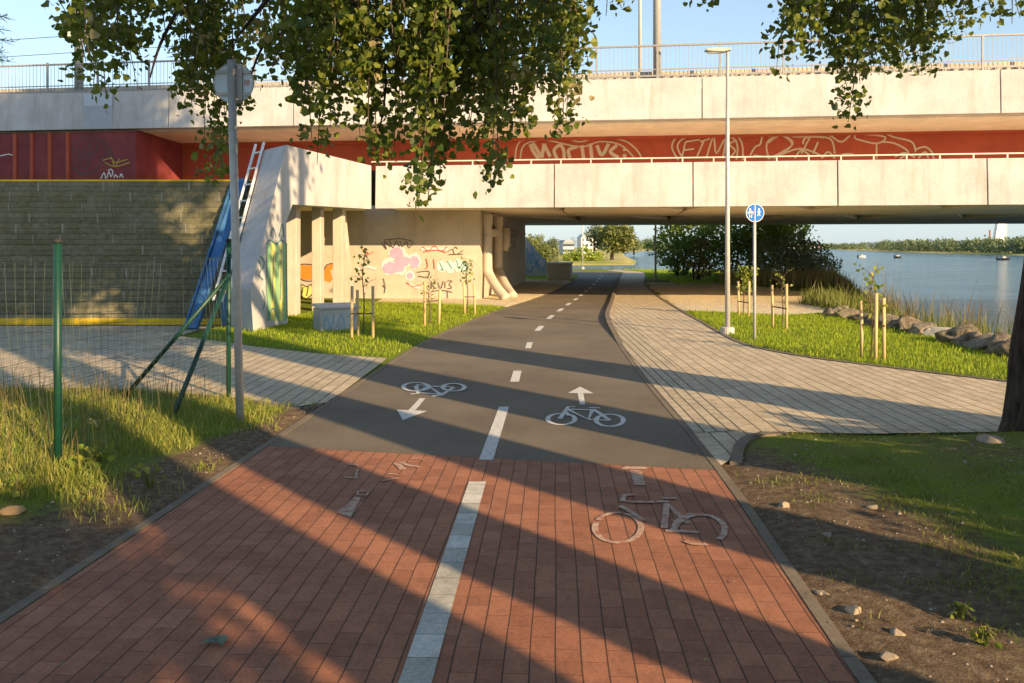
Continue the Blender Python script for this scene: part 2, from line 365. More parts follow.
def sm(t): t = np.clip(t, 0, 1); return t*t*(3-2*t)
def wav(X, Y, s, seed=0):
    r = np.random.default_rng(seed+11); o = np.zeros(X.shape)
    for k in range(7):
        a = r.uniform(0, 6.28); f = s*r.uniform(.6, 1.9); ph = r.uniform(0, 6.28)
        o += np.sin((X*math.cos(a)+Y*math.sin(a))*f+ph)
    return o/7
lawn_left = [(-4.15, 13.8), (-2.9, 12.9), (-1.78, 12.3), (-1.5, 14.6), (-.85, 19.0), (-.1, 22.7), (-1.5, 23.5), (-3.3, 24.2), (-4.3, 24.0), (-5.2, 18.5), (-5.8, 16.6), (-5.4, 15.0)]
lawn_right = [(9, 6.5), (5.95, 10.1), (4.25, 12.5), (3.85, 14), (3.9, 16), (4.05, 18.1), (4.25, 21.2), (6.2, 19.8), (9.3, 20.5), (9.3, 5)]
gravel = [(-3.9, 24.3), (-1.5, 23.4), (-.1, 22.6), (2.4, 35), (2.9, 42), (-1, 42), (-1.2, 26), (-4, 26.5)]
gravel_r = [(4.2, 21.2), (6.2, 20), (10.5, 21), (10.5, 27), (10, 33), (9.5, 38.5), (5.9, 38)]
def height(X, Y):
    X = np.asarray(X, float); Y = np.asarray(Y, float)
    hard = np.maximum.reduce([sdist(X, Y, path_poly), sdist(X, Y, walk_poly), sdist(X, Y, left_walk)])
    off = sm((-hard-.12)/.5)
    h = -.012+.022*sm((-hard-.08)/.1)+off*(.018*wav(X, Y, 2.2)+.012*wav(X, Y, 7, 3)+.01)
    h += off*.10*sm((-2.3-X)/2)*sm((8.6-Y)/1)          # slight bank on the left
    h += off*.14*np.exp(-((X-4.5)**2+(Y-6.3)**2)/3.0)+off*.05*sm((X-1.8)/2)*sm((6.6-Y)/1)
    h += off*.05*np.exp(-((X+3.4)**2+(Y-15)**2)/2)
    s = sdist(X, Y, land)
    h = np.where(s < 3.0, h*sm(s/1.0)-.0*s, h)
    h = np.where(s < 1.2, h-(1-sm(s/1.2))*.35, h)
    h = np.where(s < 0, -.35-np.minimum(-s*.75, 3.2), h)
    f = np.maximum(sdist(X, Y, far_left), sdist(X, Y, far_right))
    h = np.where(f > -2, np.maximum(h, -2.2+sm((f+2)/6)*1.25+np.clip(f, 0, 400)*.0006), h)
    return h

def axis(segs):
    out = []
    for a, b, n in segs: out += list(np.linspace(a, b, n, endpoint=False))
    return np.array(out+[segs[-1][1]])
gx = axis([(-3400, -400, 12), (-400, -60, 24), (-60, -20, 30), (-20, -9, 40), (-9, 9.6, 190), (9.6, 24, 60), (24, 90, 50), (90, 500, 60), (500, 3400, 24)])
gy = axis([(-90, -6, 14), (-6, 2, 26), (2, 22, 190), (22, 66, 150), (66, 130, 30), (130, 320, 70), (320, 1100, 50), (1100, 3400, 24)])
XX, YY = np.meshgrid(gx, gy); ZZ = height(XX, YY)
nx, ny = len(gx), len(gy)
idx = np.arange(nx*ny).reshape(ny, nx)
fc = np.stack([idx[:-1, :-1], idx[:-1, 1:], idx[1:, 1:], idx[1:, :-1]], -1).reshape(-1, 4)
ground = mesh_np('ground', np.stack([XX.ravel(), YY.ravel(), ZZ.ravel()], 1), fc, M['ground'], None, True)
tag(ground, 'grassy and bare soil riverside ground running under the paths', kind='structure')
def grassw(X, Y):
    g = np.full(X.shape, .75)
    nleft = sm((-2.15-X)/.1)*sm((9.4-Y)/.3)
    edge = -sdist(X, Y, path_poly)
    g = np.where((X < -1.8) & (Y < 9.6), np.clip(.26+.60*sm((edge-.22-.3*wav(X, Y, 1.6, 5))/.7)*np.clip(.35+.65*sm((Y-4.6-.4*wav(X, Y, 1.3, 3))/.8), 0, 1)+.25*wav(X, Y, 1.9, 6), 0, 1), g)
    rt = (X > 1.2) & (Y < 7.5)
    g = np.where(rt, np.clip(.20+.45*sm((X-1.75-.4*wav(X, Y, 1.2, 8))/.8)+.30*wav(X, Y, 1.6, 9), 0, 1), g)
    for lw in (lawn_left, lawn_right):
        s = sdist(X, Y, lw); g = np.where(s > -.05, np.clip(.92+.25*wav(X, Y, 1.3, 2), 0, 1), g)
    return g
zg = grassw(XX, YY)
zr = np.maximum(sm(sdist(XX, YY, gravel)/.25+.5), sm((sdist(XX, YY, gravel_r)+.25*wav(XX, YY, 2, 4))/.5+.5))
zg = np.where(YY > 130, .9, zg)
ca = ground.data.color_attributes.new('zone', 'FLOAT_COLOR', 'POINT')
ca.data.foreach_set('color', np.stack([zg.ravel(), zr.ravel(), sm((YY.ravel()-120)/10), np.ones(nx*ny)], 1).astype('f4').ravel())

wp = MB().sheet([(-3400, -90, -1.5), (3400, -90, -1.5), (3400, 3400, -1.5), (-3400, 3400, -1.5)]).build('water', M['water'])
tag(wp, 'rippled blue river water', kind='structure')

def strip(name, E0, E1, z, mat, parent=None):
    mb = MB(); n = min(len(E0), len(E1))
    mb.add([(x, y, z) for x, y in E0[:n]]+[(x, y, z) for x, y in E1[:n]], [[i, n+i, n+i+1, i+1] for i in range(n-1)])
    return mb.build(name, mat, parent)
def resamp(E, ys): return [(at_y(E, y), y) for y in ys]
def bound(x): return 6.41-(x+.0)*.213                 # where the red pavers end and the asphalt begins
# asphalt: matched stations on both sides, first the slanted start line
ysl = np.linspace(7.3, 51, 60); lo = [(-1.97, bound(-1.97))]+[(at_y(lE, y), y) for y in ysl]; hi = [(1.47, bound(1.47))]+[(at_y(rE, min(y, 52.9)), min(y, 52.9)) for y in ysl+.0]
la = [(x, y) for x, y in lE if y >= 50.9 and x < 3.7]; 
asph = strip('asphalt_path', lo, hi, .0, M['asphalt'])
ext = MB().sheet([(x, y, -.001) for x, y in [(3.68, 50.9), (3.3, 52), (1.5, 54.2), (-4, 56), (-14, 58), (-14, 61), (-6, 60), (2, 58.6), (5.2, 57.4), (6.3, 55), (6.75, 52.5), (6.5, 50.9)]])
e2 = ext.build('asphalt_bend', M['asphalt'])
tag(asph, 'asphalt cycle path', kind='structure'); tag(e2, 'asphalt cycle path curving left', kind='structure'); e2.name = 'path_bend'
red = MB().sheet([(-2.5, -6, 0), (1.13, -6, 0), (1.20, 0, 0), (1.27, 3.12, 0), (1.38, 4.8, 0), (1.465, bound(1.465)-.004, 0), (-1.97, bound(-1.97)-.004, 0), (-2.06, 5.2, 0), (-2.2, 3.12, 0), (-2.34, 0, 0)]).build('red_paved_path', M['red'])
tag(red, 'red paved cycle path', kind='structure')
# flush kerb strips
ys2 = np.linspace(-6, 6.4, 14)
kmb = MB()
def kerbline(E, ys, sgn, hgt=.004):
    pts = [(at_y(E, y), y) for y in ys]
    for a, b in zip(pts, pts[1:]):
        x0, x1 = a[0]+sgn*.004, b[0]+sgn*.004
        p = [(x0, a[1], -.08), (x0+sgn*KW, a[1], -.08), (x1+sgn*KW, b[1]-.008, -.08), (x1, b[1]-.008, -.08)]
        if sgn < 0: p = p[::-1]
        kmb.add(p+[(x, y, hgt) for x, y, _ in p], [[0,3,2,1],[4,5,6,7],[0,1,5,4],[1,2,6,5],[2,3,7,6],[3,0,4,7]])
kerbline(rE, np.arange(-5.5, 52.5, .98), 1); kerbline(lE, np.arange(-5.5, 50, .98), -1)
ko = kmb.build('kerb', M['kerb'], None); tag(ko, 'flush grey kerb strips along both edges of the path', kind='structure')
walk = MB().sheet([(x, y, .004) for x, y in walk_poly]).build('pavement', M['grey']); tag(walk, 'grey block pavement', kind='structure')
lw = MB().sheet([(x, y, .004) for x, y in left_walk]).build('side_path', M['grey']); tag(lw, 'grey block side path', kind='structure')
fs = strip('edge_pavers', [(x+KW+.01, y) for x, y in resamp(rE, np.linspace(7.3, 19, 20))], [(x+KW+.5, y) for x, y in resamp(rE, np.linspace(7.4, 19, 20))], .008, M['greyfine'])
tag(fs, 'fine edge pavers', kind='structure'); fs.name = 'pavement_edge'
# rounded kerb at the nose of the pavement, and rim of the walk
kn = MB(); pts = crv([(1.61, 6.28, 0), (1.80, 6.86, 0), (2.02, 7.22, 0), (2.34, 7.32, 0)], 5)
for a, b in zip(pts, pts[1:]):
    t = (b-a).normalized(); n = Vector((t.y, -t.x, 0))*.085
    kn.prism([a+Vector((0, 0, .014)), b+Vector((0, 0, .014)), b+n+Vector((0, 0, .014)), a+n+Vector((0, 0, .014))], (0, 0, -.1))
for E in ([(x, y) for x, y in wr if 9 < y < 56], ):
    for a, b in zip(E, E[1:]):
        a = Vector((*a, .018)); b = Vector((*b, .018)); t = (b-a).normalized(); n = Vector((t.y, -t.x, 0))*.07
        kn.prism([a, b, b+n, a+n], (0, 0, -.1))
pts = crv([(-1.95, 8.62, 0), (-2.15, 8.44, 0), (-2.9, 8.94, 0), (-4.3, 9.44, 0), (-5.8, 9.58, 0), (-12, 9.42, 0)], 6)
for a, b in zip(pts, pts[1:]):
    t = (b-a).normalized(); n = Vector((-t.y, t.x, 0))*-.07
    kn.prism([a+Vector((0, 0, .014)), b+Vector((0, 0, .014)), b-n+Vector((0, 0, .014)), a-n+Vector((0, 0, .014))], (0, 0, -.1))
ysr = np.arange(14.0, 50.5, .75)
for y0_, y1_ in zip(ysr, ysr[1:]):
    h0, h1 = .07*min(1, (y0_-14)/4)+.006, .07*min(1, (y1_-14)/4)+.006; xa, xb = at_y(rE, y0_)+.003, at_y(rE, y1_)+.003
    p = [(xa, y0_, -.05), (xa+.10, y0_, -.05), (xb+.10, y1_-.006, -.05), (xb, y1_-.006, -.05)]
    kn.add(p+[(xa, y0_, h0), (xa+.10, y0_, h0), (xb+.10, y1_-.006, h1), (xb, y1_-.006, h1)], [[0,3,2,1],[4,5,6,7],[0,1,5,4],[1,2,6,5],[2,3,7,6],[3,0,4,7]])
ke = kn.build('kerb', M['kerb'], None); tag(ke, 'narrow grey kerb stones along the pavement', kind='structure')

# ------------------------------------------------------------------ markings
UP = (0, 0, 1); zm = .004
def gz(x, y, z=zm): p = G(x, y); p.z = z; return p
def marking(name, build, mat): o = build.build(name, mat); return tag(o, None, None, None, 'structure')
cl = [(505, 407, 484, 460), ]
mk = MB()
mk.sheet([gz(479, 460), gz(493, 460.5), gz(509, 407), (gz(499, 407))])
mk.sheet([gz(510, 382), gz(519, 382), gz(521.5, 371), gz(513.5, 371)])
mk.sheet([gz(525, 348.5), gz(531, 348.5), gz(532.8, 342.5), gz(527, 342.5)])
cs = [(.54, 16.7), (.88, 19.4), (1.23, 21.6), (1.58, 23.8), (1.95, 26.0), (2.29, 28.2), (2.66, 30.6), (3.05, 33.2), (3.5, 36.4), (3.95, 39.6), (4.45, 43.2), (4.95, 46.8)]
for i, (x, y) in enumerate(cs):
    a = Vector((x, y)); b = Vector(cs[min(i+1, len(cs)-1)]); c0 = Vector(cs[max(i-1, 0)]); t = (b-c0).normalized(); n = Vector((t.y, -t.x))*.055; t *= .5
    mk.sheet([(*(a-t-n), zm), (*(a-t+n), zm), (*(a+t+n), zm), (*(a+t-n), zm)])
mk.build('road_markings', M['paint']); tag(bpy.data.objects['road_markings'], 'white centre dashes', kind='structure')
wbm = MB()
def cb(y): return G(400+ (683-y)*.384, y)
a0, b0 = gz(469, 482, zm), gz(486, 482, zm); a1, b1 = gz(396, 690, zm), gz(430, 690, zm)
a2 = a1+(a1-a0)*2; b2 = b1+(b1-b0)*2
wbm.sheet([a0, a2, b2, b0][::-1]).build('white_brick_line', M['whitebrick']); o = bpy.data.objects['white_brick_line']; o.name = 'road_line'; tag(o, 'worn white centre line of pavers', kind='structure')
def ell(cx, cy, rx, ry, n=26, a0=0, a1=360): return [(cx+rx*math.cos(R(a0+(a1-a0)*i/n)), cy+ry*math.sin(R(a0+(a1-a0)*i/n))) for i in range(n+1)]
_zs = [0]
def stroke(mb, px, wd, conv):
    _zs[0] = (_zs[0]+1) % 14; mb.ribbon([gz(*conv(x, y), .0042+_zs[0]*.0004) for x, y in px], wd, UP)
# right cyclist symbol, traced from the photograph
c4 = lambda x, y: (380+x/3.938, 360+y/3.938)
mb = MB()
for q in (ell(714, 234, 54, 22), ell(905, 239, 54, 24), [(708, 233), (741, 186), (768, 186)], [(735, 196), (836, 198)], [(738, 196), (820, 236), (838, 196)], [(820, 236), (905, 240)], [(905, 240), (840, 196)], [(822, 190), (866, 191)], [(728, 205), (745, 222)]):
    stroke(mb, q, .045, c4)
mb.sheet([gz(*c4(x, y)) for x, y in ((740, 131), (842, 133), (788, 106))][::1])
mb.sheet([gz(*c4(x, y), zm) for x, y in ((786, 176), (808, 177), (801, 133), (778, 132))])
# left cyclist symbol facing the camera
for q in (ell(142, 108, 50, 17), ell(290, 110, 43, 15), [(142, 108), (150, 100), (205, 106), (290, 110)], [(142, 108), (150, 134), (120, 138)], [(150, 128), (190, 102), (240, 138)], [(290, 110), (240, 140), (205, 144)], [(240, 138), (160, 130)]):
    stroke(mb, q, .05, c4)
mb.sheet([gz(*c4(x, y)) for x, y in ((66, 197), (90, 238), (187, 202))])
mb.sheet([gz(*c4(x, y)) for x, y in ((112, 199), (138, 201), (179, 152), (156, 152))])
mb.build('road_markings', M['paint']); tag(bpy.data.objects['road_markings.001'], 'white bicycle symbols and arrows', kind='structure')
# worn symbol on the red pavers
c3 = lambda x, y: (560+x/4.655, 450+y/4.655)
mb = MB()
for q, wd in ((ell(270, 365, 108, 70, 20, -70, 200), .05), (ell(270, 365, 108, 70, 14, -150, -80), .045), (ell(655, 375, 112, 70, 20, -150, 40), .05), ([(545, 330), (600, 300), (640, 305)], .03), (ell(655, 375, 112, 70, 6, 190, 215), .03), (ell(655, 375, 112, 70, 8, 75, 130), .05),
           ([(350, 212), (300, 215), (290, 240), (330, 246), (440, 246)], .055), ([(445, 245), (505, 245)], .055), ([(470, 228), (545, 230)], .045), ([(280, 265), (340, 300), (390, 335)], .05),
           ([(497, 255), (485, 370)], .055), ([(500, 255), (600, 345)], .045), ([(490, 378), (645, 385)], .06), ([(545, 330), (530, 375)], .05)):
    stroke(mb, q, wd*.72, c3)
mb.sheet([gz(*c3(x, y)) for x, y in ((280, 92), (410, 92), (395, 80), (300, 78))][::1])
mb.sheet([gz(*c3(x, y)) for x, y in ((325, 96), (378, 96), (398, 165), (345, 165))][::-1])
c6 = lambda x, y: (300+x/4.655, 440+y/4.655)
for q, wd in (([(450, 110), (480, 140)], .07), ([(470, 105), (500, 120), (555, 128)], .05), ([(205, 176), (270, 180)], .035), ([(270, 140), (260, 175)], .03), ([(220, 115), (275, 122)], .04), ([(380, 195), (460, 180)], .04), ([(410, 160), (460, 168)], .03), ([(520, 92), (580, 95)], .03), ([(270, 240), (322, 244), (310, 262), (268, 260), (270, 240)], .022)):
    stroke(mb, q, wd*.7, c6)
mb.sheet([gz(*c6(x, y)) for x, y in ((170, 340), (235, 362), (285, 270), (255, 268))])
mb.build('road_markings', M['worn']); tag(bpy.data.objects['road_markings.002'], 'worn bicycle symbol on red pavers', kind='structure')

# ------------------------------------------------------------------ lower bridge (wide concrete footbridge)
AL = math.atan(.132); Z0 = 23.6; HB = 2.69; HT = 3.90
fb = thing('footbridge', 'low pale concrete bridge deck crossing over the path, nearer and lower of the two decks', 'bridge', (0, Z0, 0), -AL)
def ub(px, z0=Z0, al=AL):                              # distance along the bridge for an image column
    t = (px-CX)/F; return t*z0/(math.cos(al)+t*math.sin(al))
cuts = [ub(p) for p in (374.5, 554, 693, 838, 988)]; cuts += [cuts[-1]+3.98*k for k in range(1, 9)]
for i, (a, b) in enumerate(zip(cuts, cuts[1:])):
    p = MB().prism([(a+.015, 0, HB), (b-.015, 0, HB), (b-.015, .06, HT), (a+.015, .06, HT)], (0, .26, 0)).build('parapet_panel', M['conc'], fb, bevel=.012)
sl = MB().box(cuts[0]+.02, cuts[-1], .34, 20.2, HB+.50, HB+.62).build('deck_slab', M['conc3'], fb)
rb = MB()
rb.box(cuts[0]+.02, cuts[-1], .335, .42, HB+.02, HB+.50); rb.box(cuts[0]+.02, cuts[-1], 18.9, 20.1, HB+.02, HB+.50)
rb.build('edge_beam', M['conc3'], fb)
for c, c2 in zip(cuts, cuts[1:]):
    for v0, v1, va in ((.43, 7.6, 3.0), (7.604, 18.89, 12.2)):
        k_ = 1 if v0 < 1 else 1.7
        pl = [(c+.35*k_, v0, HB+.03), (c2-1.15*k_, v0, HB+.03), (c2-.06, va, HB+.03), (c2-.003, v1, HB+.03), (c+.003, v1, HB+.03), (c+.06, va, HB+.03)]
        MB().prism(pl, (0, 0, .46)).build('soffit_panel', M['conc3'], fb)
MB().box(cuts[0]-.6, cuts[0]+.5, .30, .33, HB+.1, HT-.1).build('gap_shade_box', M['black'], fb)  # black box added behind the open gap, standing in for its shade
hr = MB(); hr.bar((cuts[0]-.15, .2, HT+.135), (cuts[-1], .2, HT+.135), .05, .035)
hr.build('handrail', M['cream'], fb)
for k in range(46):
    u = cuts[0]+.3+k*.83
    if u < cuts[-1]: MB().bar((u, .2, HT), (u, .2, HT+.118), .035).build('rail_post', M['cream'], fb)

# ------------------------------------------------------------------ upper bridge (rail bridge over the red girder)
AU = math.atan(.1445); ZU = 27.0; UB = 1.6+125.6*ZU/F; UT = 1.6+166*ZU/F
rbz = thing('railway_bridge', 'upper concrete railway bridge with red steel girder and pale parapet behind the low deck', 'bridge', (0, ZU, 0), -AU)
cu = [ub(p, ZU, AU) for p in (-330, -150, 168, 293, 424, 563, 702, 1001)]; cu += [cu[-1]+10*k for k in (1, 2, 3)]
def ez(u): return -.0035*(u+3)                         # the deck falls gently to the right and left of the crest
for a, b in zip(cu, cu[1:]):
    MB().prism([(a+.015, 0, UB+ez(a)), (b-.015, 0, UB+ez(b)), (b-.015, .05, UT+ez(b)), (a+.015, .05, UT+ez(a))], (0, .3, 0)).build('parapet_panel', M['conc'], rbz, bevel=.012)
MB().prism([(cu[0], .36, UB+.05), (cu[-1], .36, UB-.13), (cu[-1], 9, UB-.13), (cu[0], 9, UB+.05)], (0, 0, .25)).build('deck_slab', M['conc3'], rbz)
uc = ub(182, ZU+3/math.cos(AU), AU)-3*math.tan(AU)
MB().box(uc, cu[-1], 3.0, 3.35, 3.2, UB-.12).build('girder', M['redsteel'], rbz)
MB().box(uc, cu[-1], 2.9, 3.0, UB-.26, UB-.12).build('girder_flange', M['redsteel'], rbz)
MB().prism([(uc, .45, UB-.02), (cu[-1], .45, UB-.16), (cu[-1], 2.96, UB-.26), (uc, 2.96, UB-.12)], (0, 0, .07)).build('cantilever_soffit', M['conc3'], rbz)
ur = ub(134, ZU, AU)
MB().prism([(cu[0], .12, 0), (ur, .12, 0), (uc+.02, 3.0, 0), (uc+.02, 8.6, 0), (cu[0], 8.6, 0)], (0, 0, UB-.03)).build('end_block', M['reddark'], rbz)
for px in (-6, 13, 30, 48, 66):
    u = ub(px, ZU, AU); MB().box(u-.06, u+.06, .06, .12, 2.5, UB-.04).build('stiffener', M['redsteel'], rbz)
u0, u1 = ub(84, ZU, AU), ub(112, ZU, AU)
MB().box(u0, u1, -.006, .0, UB+.06, UT-.02).build('repainted_patch', M['patch'], rbz)
MB().box(u0-.01, u1+.02, -.012, -.006, UT-.45, UT-.03).build('repainted_patch', simple('pale_repaint', (.50, .56, .62), .7, 0, .08, 4), rbz)
# railing with bars
rl = thing('bridge_railing', 'long pale metal railing with thin vertical bars along the top of the railway bridge', 'railing', (0, ZU, 0), -AU)
RT = UT+1.08; a, b = cu[0], cu[-1]
MB().bar((a, .2, RT), (b, .2, RT-.14), .07, .05).build('top_rail', M['rail'], rl)
MB().bar((a, .2, UT+.14), (b, .2, UT+.0), .05, .05).build('bottom_rail', M['rail'], rl)
MB().bar((a, .2, UT+.34), (b, .2, UT+.2), .03, .03).build('middle_rail', M['rail'], rl)
u = cu[0]; k = 0
while u < cu[-1]-1.9:
    MB().bar((u, .2, UT-.02+ez(u)), (u, .2, RT+ez(u)), .06).build('rail_post', M['rail'], rl)
    pb = MB()
    for j in range(1, 14):
        x = u+j*1.9/14; pb.bar((x, .2, UT+.06+ez(x)), (x, .2, RT-.02+ez(x)), .011)
    pb.build('bar_panel', M['rail'], rl); u += 1.9
# track kerb and sleepers seen through the bars
tk = thing('guard_beam', 'grey ribbed concrete guard beam running behind the top railing', 'barrier', (0, ZU, 0), -AU)
MB().prism([(a, .9, UT+.22), (b, .9, UT+.08), (b, .9, UT+.28), (a, .9, UT+.42)], (0, .2, 0)).build('beam', M['conc2'], tk)
sb = MB(); u = a
while u < b: sb.box(u, u+.14, .83, .897, UT-.1, UT+.27+ez(u)); u += .3
sb.build('ribs', M['conc2'], tk)
MB().box(a, b, .85, 1.2, UB+.2, UT-.1).build('base', M['conc3'], tk)

def Lu(u, v, z, al=AU, z0=ZU): return Vector((u*math.cos(al)+v*math.sin(al), z0-u*math.sin(al)+v*math.cos(al), z))
def mast(px, v, r, top, label, box=False):
    u = ub(px, ZU+v/math.cos(AU), AU)-v*math.tan(AU); p = Lu(u, v, UT-.3)
    t = thing('catenary_mast', label, 'mast', p, 0, 'masts along the railway bridge')
    MB().tube([(0, 0, 0), (0, 0, top)], [r, r*.85], 14).build('pole', M['greysteel'], t, True)
    MB().box(-r*1.6, r*1.6, -r*1.6, r*1.6, 0, .25).build('foot', M['conc2'], t)
    if box:
        MB().box(-.45, -.1, -.15, .15, 2.35, 2.85).build('junction_box', M['cream'], t, bevel=.02)
        MB().box(.1, .3, -.12, .12, 2.2, 2.6).build('junction_box', M['greysteel'], t, bevel=.02)
    return t
mast(79, .5, .15, 9, 'grey mast with junction boxes at the left end of the railway bridge', True)
mast(657, .6, .13, 9, 'thick grey mast standing above the bridge parapet right of the foliage')
mast(640, 6, .07, 9, 'thin dark mast just left of the thick mast on the railway bridge')
wl = MB()
for dz, v in ((3.4, 4), (3.0, 5)):
    pts = [Lu(u, v, UT+dz-.00035*(u*u)+(.012*u)) for u in np.linspace(-45, -12, 12)]
    wl.tube(pts, .012, 4)
tag(wl.build('overhead_wire', M['black']), 'pair of thin overhead wires above the left end of the railway bridge', 'wire')

# ------------------------------------------------------------------ graffiti on the girder (flat paint, 3 mm proud)
gw = MB()
def U2(x, y, v=2.99):                                  # image point to a point on the girder face, in bridge space
    u = ub(x, ZU+v/math.cos(AU), AU)-v*math.tan(AU)
    p = Lu(u, v, 0); d = p.y; return Vector((u, v-.004, EYE+(HY-y)/F*d))
def gst(px, wd=.05, sc=3.0, ox=0, oy=0, k=4): gw.ribbon(crv([U2(ox+x/sc, oy+y/sc) for x, y in px], k) if len(px) > 2 else [U2(ox+x/sc, oy+y/sc) for x, y in px], wd, (0, -1, 0))
for q in ([(345, 475), (352, 435), (380, 410), (430, 405), (490, 412), (540, 425), (590, 410), (640, 415), (680, 425), (710, 450), (725, 475)],
          [(360, 475), (368, 440), (392, 425), (440, 420), (540, 440), (600, 424), (660, 434), (700, 470)],
          [(390, 432), (400, 455), (415, 475)], [(398, 428), (425, 472)], [(425, 472), (432, 430)], [(432, 432), (450, 470)], [(470, 475), (462, 450), (480, 435), (490, 450), (492, 475)],
          [(530, 440), (505, 450), (510, 475)], [(545, 435), (550, 475)], [(570, 430), (575, 475)], [(590, 435), (605, 465), (625, 430)], [(650, 435), (630, 455), (655, 472)], [(672, 445), (674, 452)], [(671, 462), (675, 474)]):
    gst(q, .12 if len(q) < 6 else .055, 2.996, 400)
for q in ([(235, 480), (215, 440), (235, 405), (280, 393), (320, 385), (360, 398), (400, 400), (425, 430), (428, 480)], [(250, 478), (232, 440), (250, 415), (300, 405), (330, 400), (395, 412), (412, 440), (408, 478)],
          [(245, 475), (256, 425)], [(256, 425), (300, 418)], [(252, 450), (282, 446)], [(290, 470), (312, 420)], [(300, 425), (330, 415)], [(318, 475), (340, 410), (348, 460), (375, 415), (368, 475)], [(410, 420), (388, 432), (405, 452), (386, 474)],
          [(450, 465), (465, 440), (480, 432), (492, 402), (540, 390), (575, 402), (600, 410), (671, 396)], [(505, 475), (500, 428), (540, 405), (575, 435), (520, 475)], [(460, 465), (520, 470), (600, 445), (671, 470)], [(608, 430), (620, 410), (671, 412)]):
    gst(q, .06, 2.996, 600)
for q in ([(0, 410), (40, 390), (80, 410), (130, 395), (180, 403), (220, 425), (260, 397), (330, 393), (375, 410), (430, 425), (442, 455)], [(0, 428), (40, 405), (75, 430), (30, 462), (0, 475)], [(105, 432), (115, 412), (185, 415), (200, 460)], [(125, 412), (100, 460)], [(150, 425), (135, 460)],
          [(80, 475), (100, 450), (130, 470)], [(160, 475), (180, 455), (200, 475)], [(218, 475), (225, 462), (255, 462)], [(260, 415), (268, 402), (350, 410), (325, 430), (262, 416)], [(325, 430), (325, 475)], [(340, 425), (380, 430), (420, 455), (395, 475)], [(440, 448), (470, 440), (490, 455), (496, 475)], [(380, 470), (410, 458), (440, 472)], [(450, 474), (470, 455), (480, 474)]):
    gst(q, .06, 2.996, 768)
gw.build('graffiti', GC['chalk'], rbz)
# scrawls on the left end block
def eb(x, y): u = ub(x, ZU+.12, AU); p = Lu(u, .12, 0); return Vector((u, .116, EYE+(HY-y)/F*p.y))
c3b = lambda x, y: (x/4.88, 60+y/4.88)
for col, wd, sts in (('black', .03, ([(355, 400), (370, 540), (420, 545), (440, 400)], [(380, 420), (390, 500), (410, 420), (420, 500)], [(350, 520), (400, 555), (470, 530), (500, 470)], [(440, 380), (500, 400), (550, 470)], [(430, 400), (450, 480), (480, 400)], [(500, 430), (540, 440), (510, 465), (550, 470)], [(370, 400), (420, 380), (500, 390)])),
                     ('olive', .035, ([(500, 490), (540, 480), (560, 500), (620, 485)], [(510, 500), (560, 520), (630, 500)], [(540, 470), (560, 520), (580, 480)])),
                     ('white', .035, ([(490, 580), (505, 550), (515, 580)], [(520, 575), (530, 545), (540, 570), (550, 545)], [(555, 575), (560, 560), (575, 575)], [(582, 572), (590, 556), (598, 574)], [(525, 540), (540, 533), (550, 545)], [(0, 468), (40, 460), (70, 468)]))):
    g = MB()
    for q in sts: g.ribbon(crv([eb(*c3b(x, y)) for x, y in q], 4), wd, (0, -1, 0))
    g.build('graffiti', GC[col], rbz)

# ------------------------------------------------------------------ side frame of the abutment (white wing with columns)
wing = thing('wing_frame', 'angular pale concrete frame with sloping leg at the left end of the low deck', 'bridge support')
def W(z, h):                                           # a point in the wing's outer plane by depth and height
    t = (24.0-z)/8.2; return Vector((-3.96-.82*t, z, h))
VE = Vector((-.71, .90, 0))
outer = [W(23.95, HT-.01), W(17.4, 3.69), W(15.6, .81), W(15.75, -.1), W(17.5, -.1), W(17.4, 2.11), W(17.75, 2.49), W(23.95, 2.67)]
wb = MB(); A = outer
wb.prism([A[1], A[2], A[3], A[4], A[5]], VE*1.0); wb.prism([A[0], A[1], A[5], A[6], A[7]], VE*.55)
wb.build('frame', M['conc'], wing)
# green, yellow and scribbled spray paint on the leg
def wpx(x, y, off=.004):
    r = (x-CX)/F; t = (-3.96-r*24.0)/(.82-8.2*r); z = 24.0-8.2*t; p = W(z, EYE+(HY-y)/F*z); return p+Vector((1, -.1, 0))*off
for i, (x0, x1, c) in enumerate(((267, 271, 'green'), (271, 275, 'yellow'), (275, 279.5, 'green'), (279.5, 282.5, 'yellow'), (282.5, 286.5, 'green'))):
    MB().sheet([wpx(x0, 321), wpx(x1, 320), wpx(x1-.3, 245), wpx(x0+.4, 242)]).build('graffiti', GC[c], wing)
g = MB()
for q in ([(267, 243), (266, 285), (269, 320)], [(286.5, 245), (287, 318)], [(266, 244), (270, 240), (276, 244), (281, 240), (287, 245)], [(267, 320), (273, 308), (279, 322)], [(258, 260), (261, 268), (259, 275), (263, 280)], [(260, 256), (264, 262), (262, 270)], [(262, 290), (265, 300), (262, 310)], [(270, 236), (273, 228), (276, 238)], [(279, 236), (282, 224), (284, 238)], [(272, 300), (273, 255)], [(280, 300), (281, 250)]):
    g.ribbon(crv([wpx(*p, .007) for p in q], 4), .035, (1, -.1, 0))
g.build('graffiti', GC['teal'], wing)
# ladder on the sloping end
ld = thing('access_ladder', 'narrow white metal ladder climbing the sloping end of the concrete frame', 'ladder')
la0 = W(15.35, .55)+VE*1.04; la1 = W(17.42, 3.86)+VE*1.04; sx = VE.normalized()*.46
for s in (0, 1): MB().bar(la0+sx*s, la1+sx*s, .05, .03).build('rail', M['white'], ld)
for k in range(9):
    p = la0.lerp(la1, (k+.6)/9.2); MB().bar(p, p+sx, .03).build('rung', M['white'], ld)
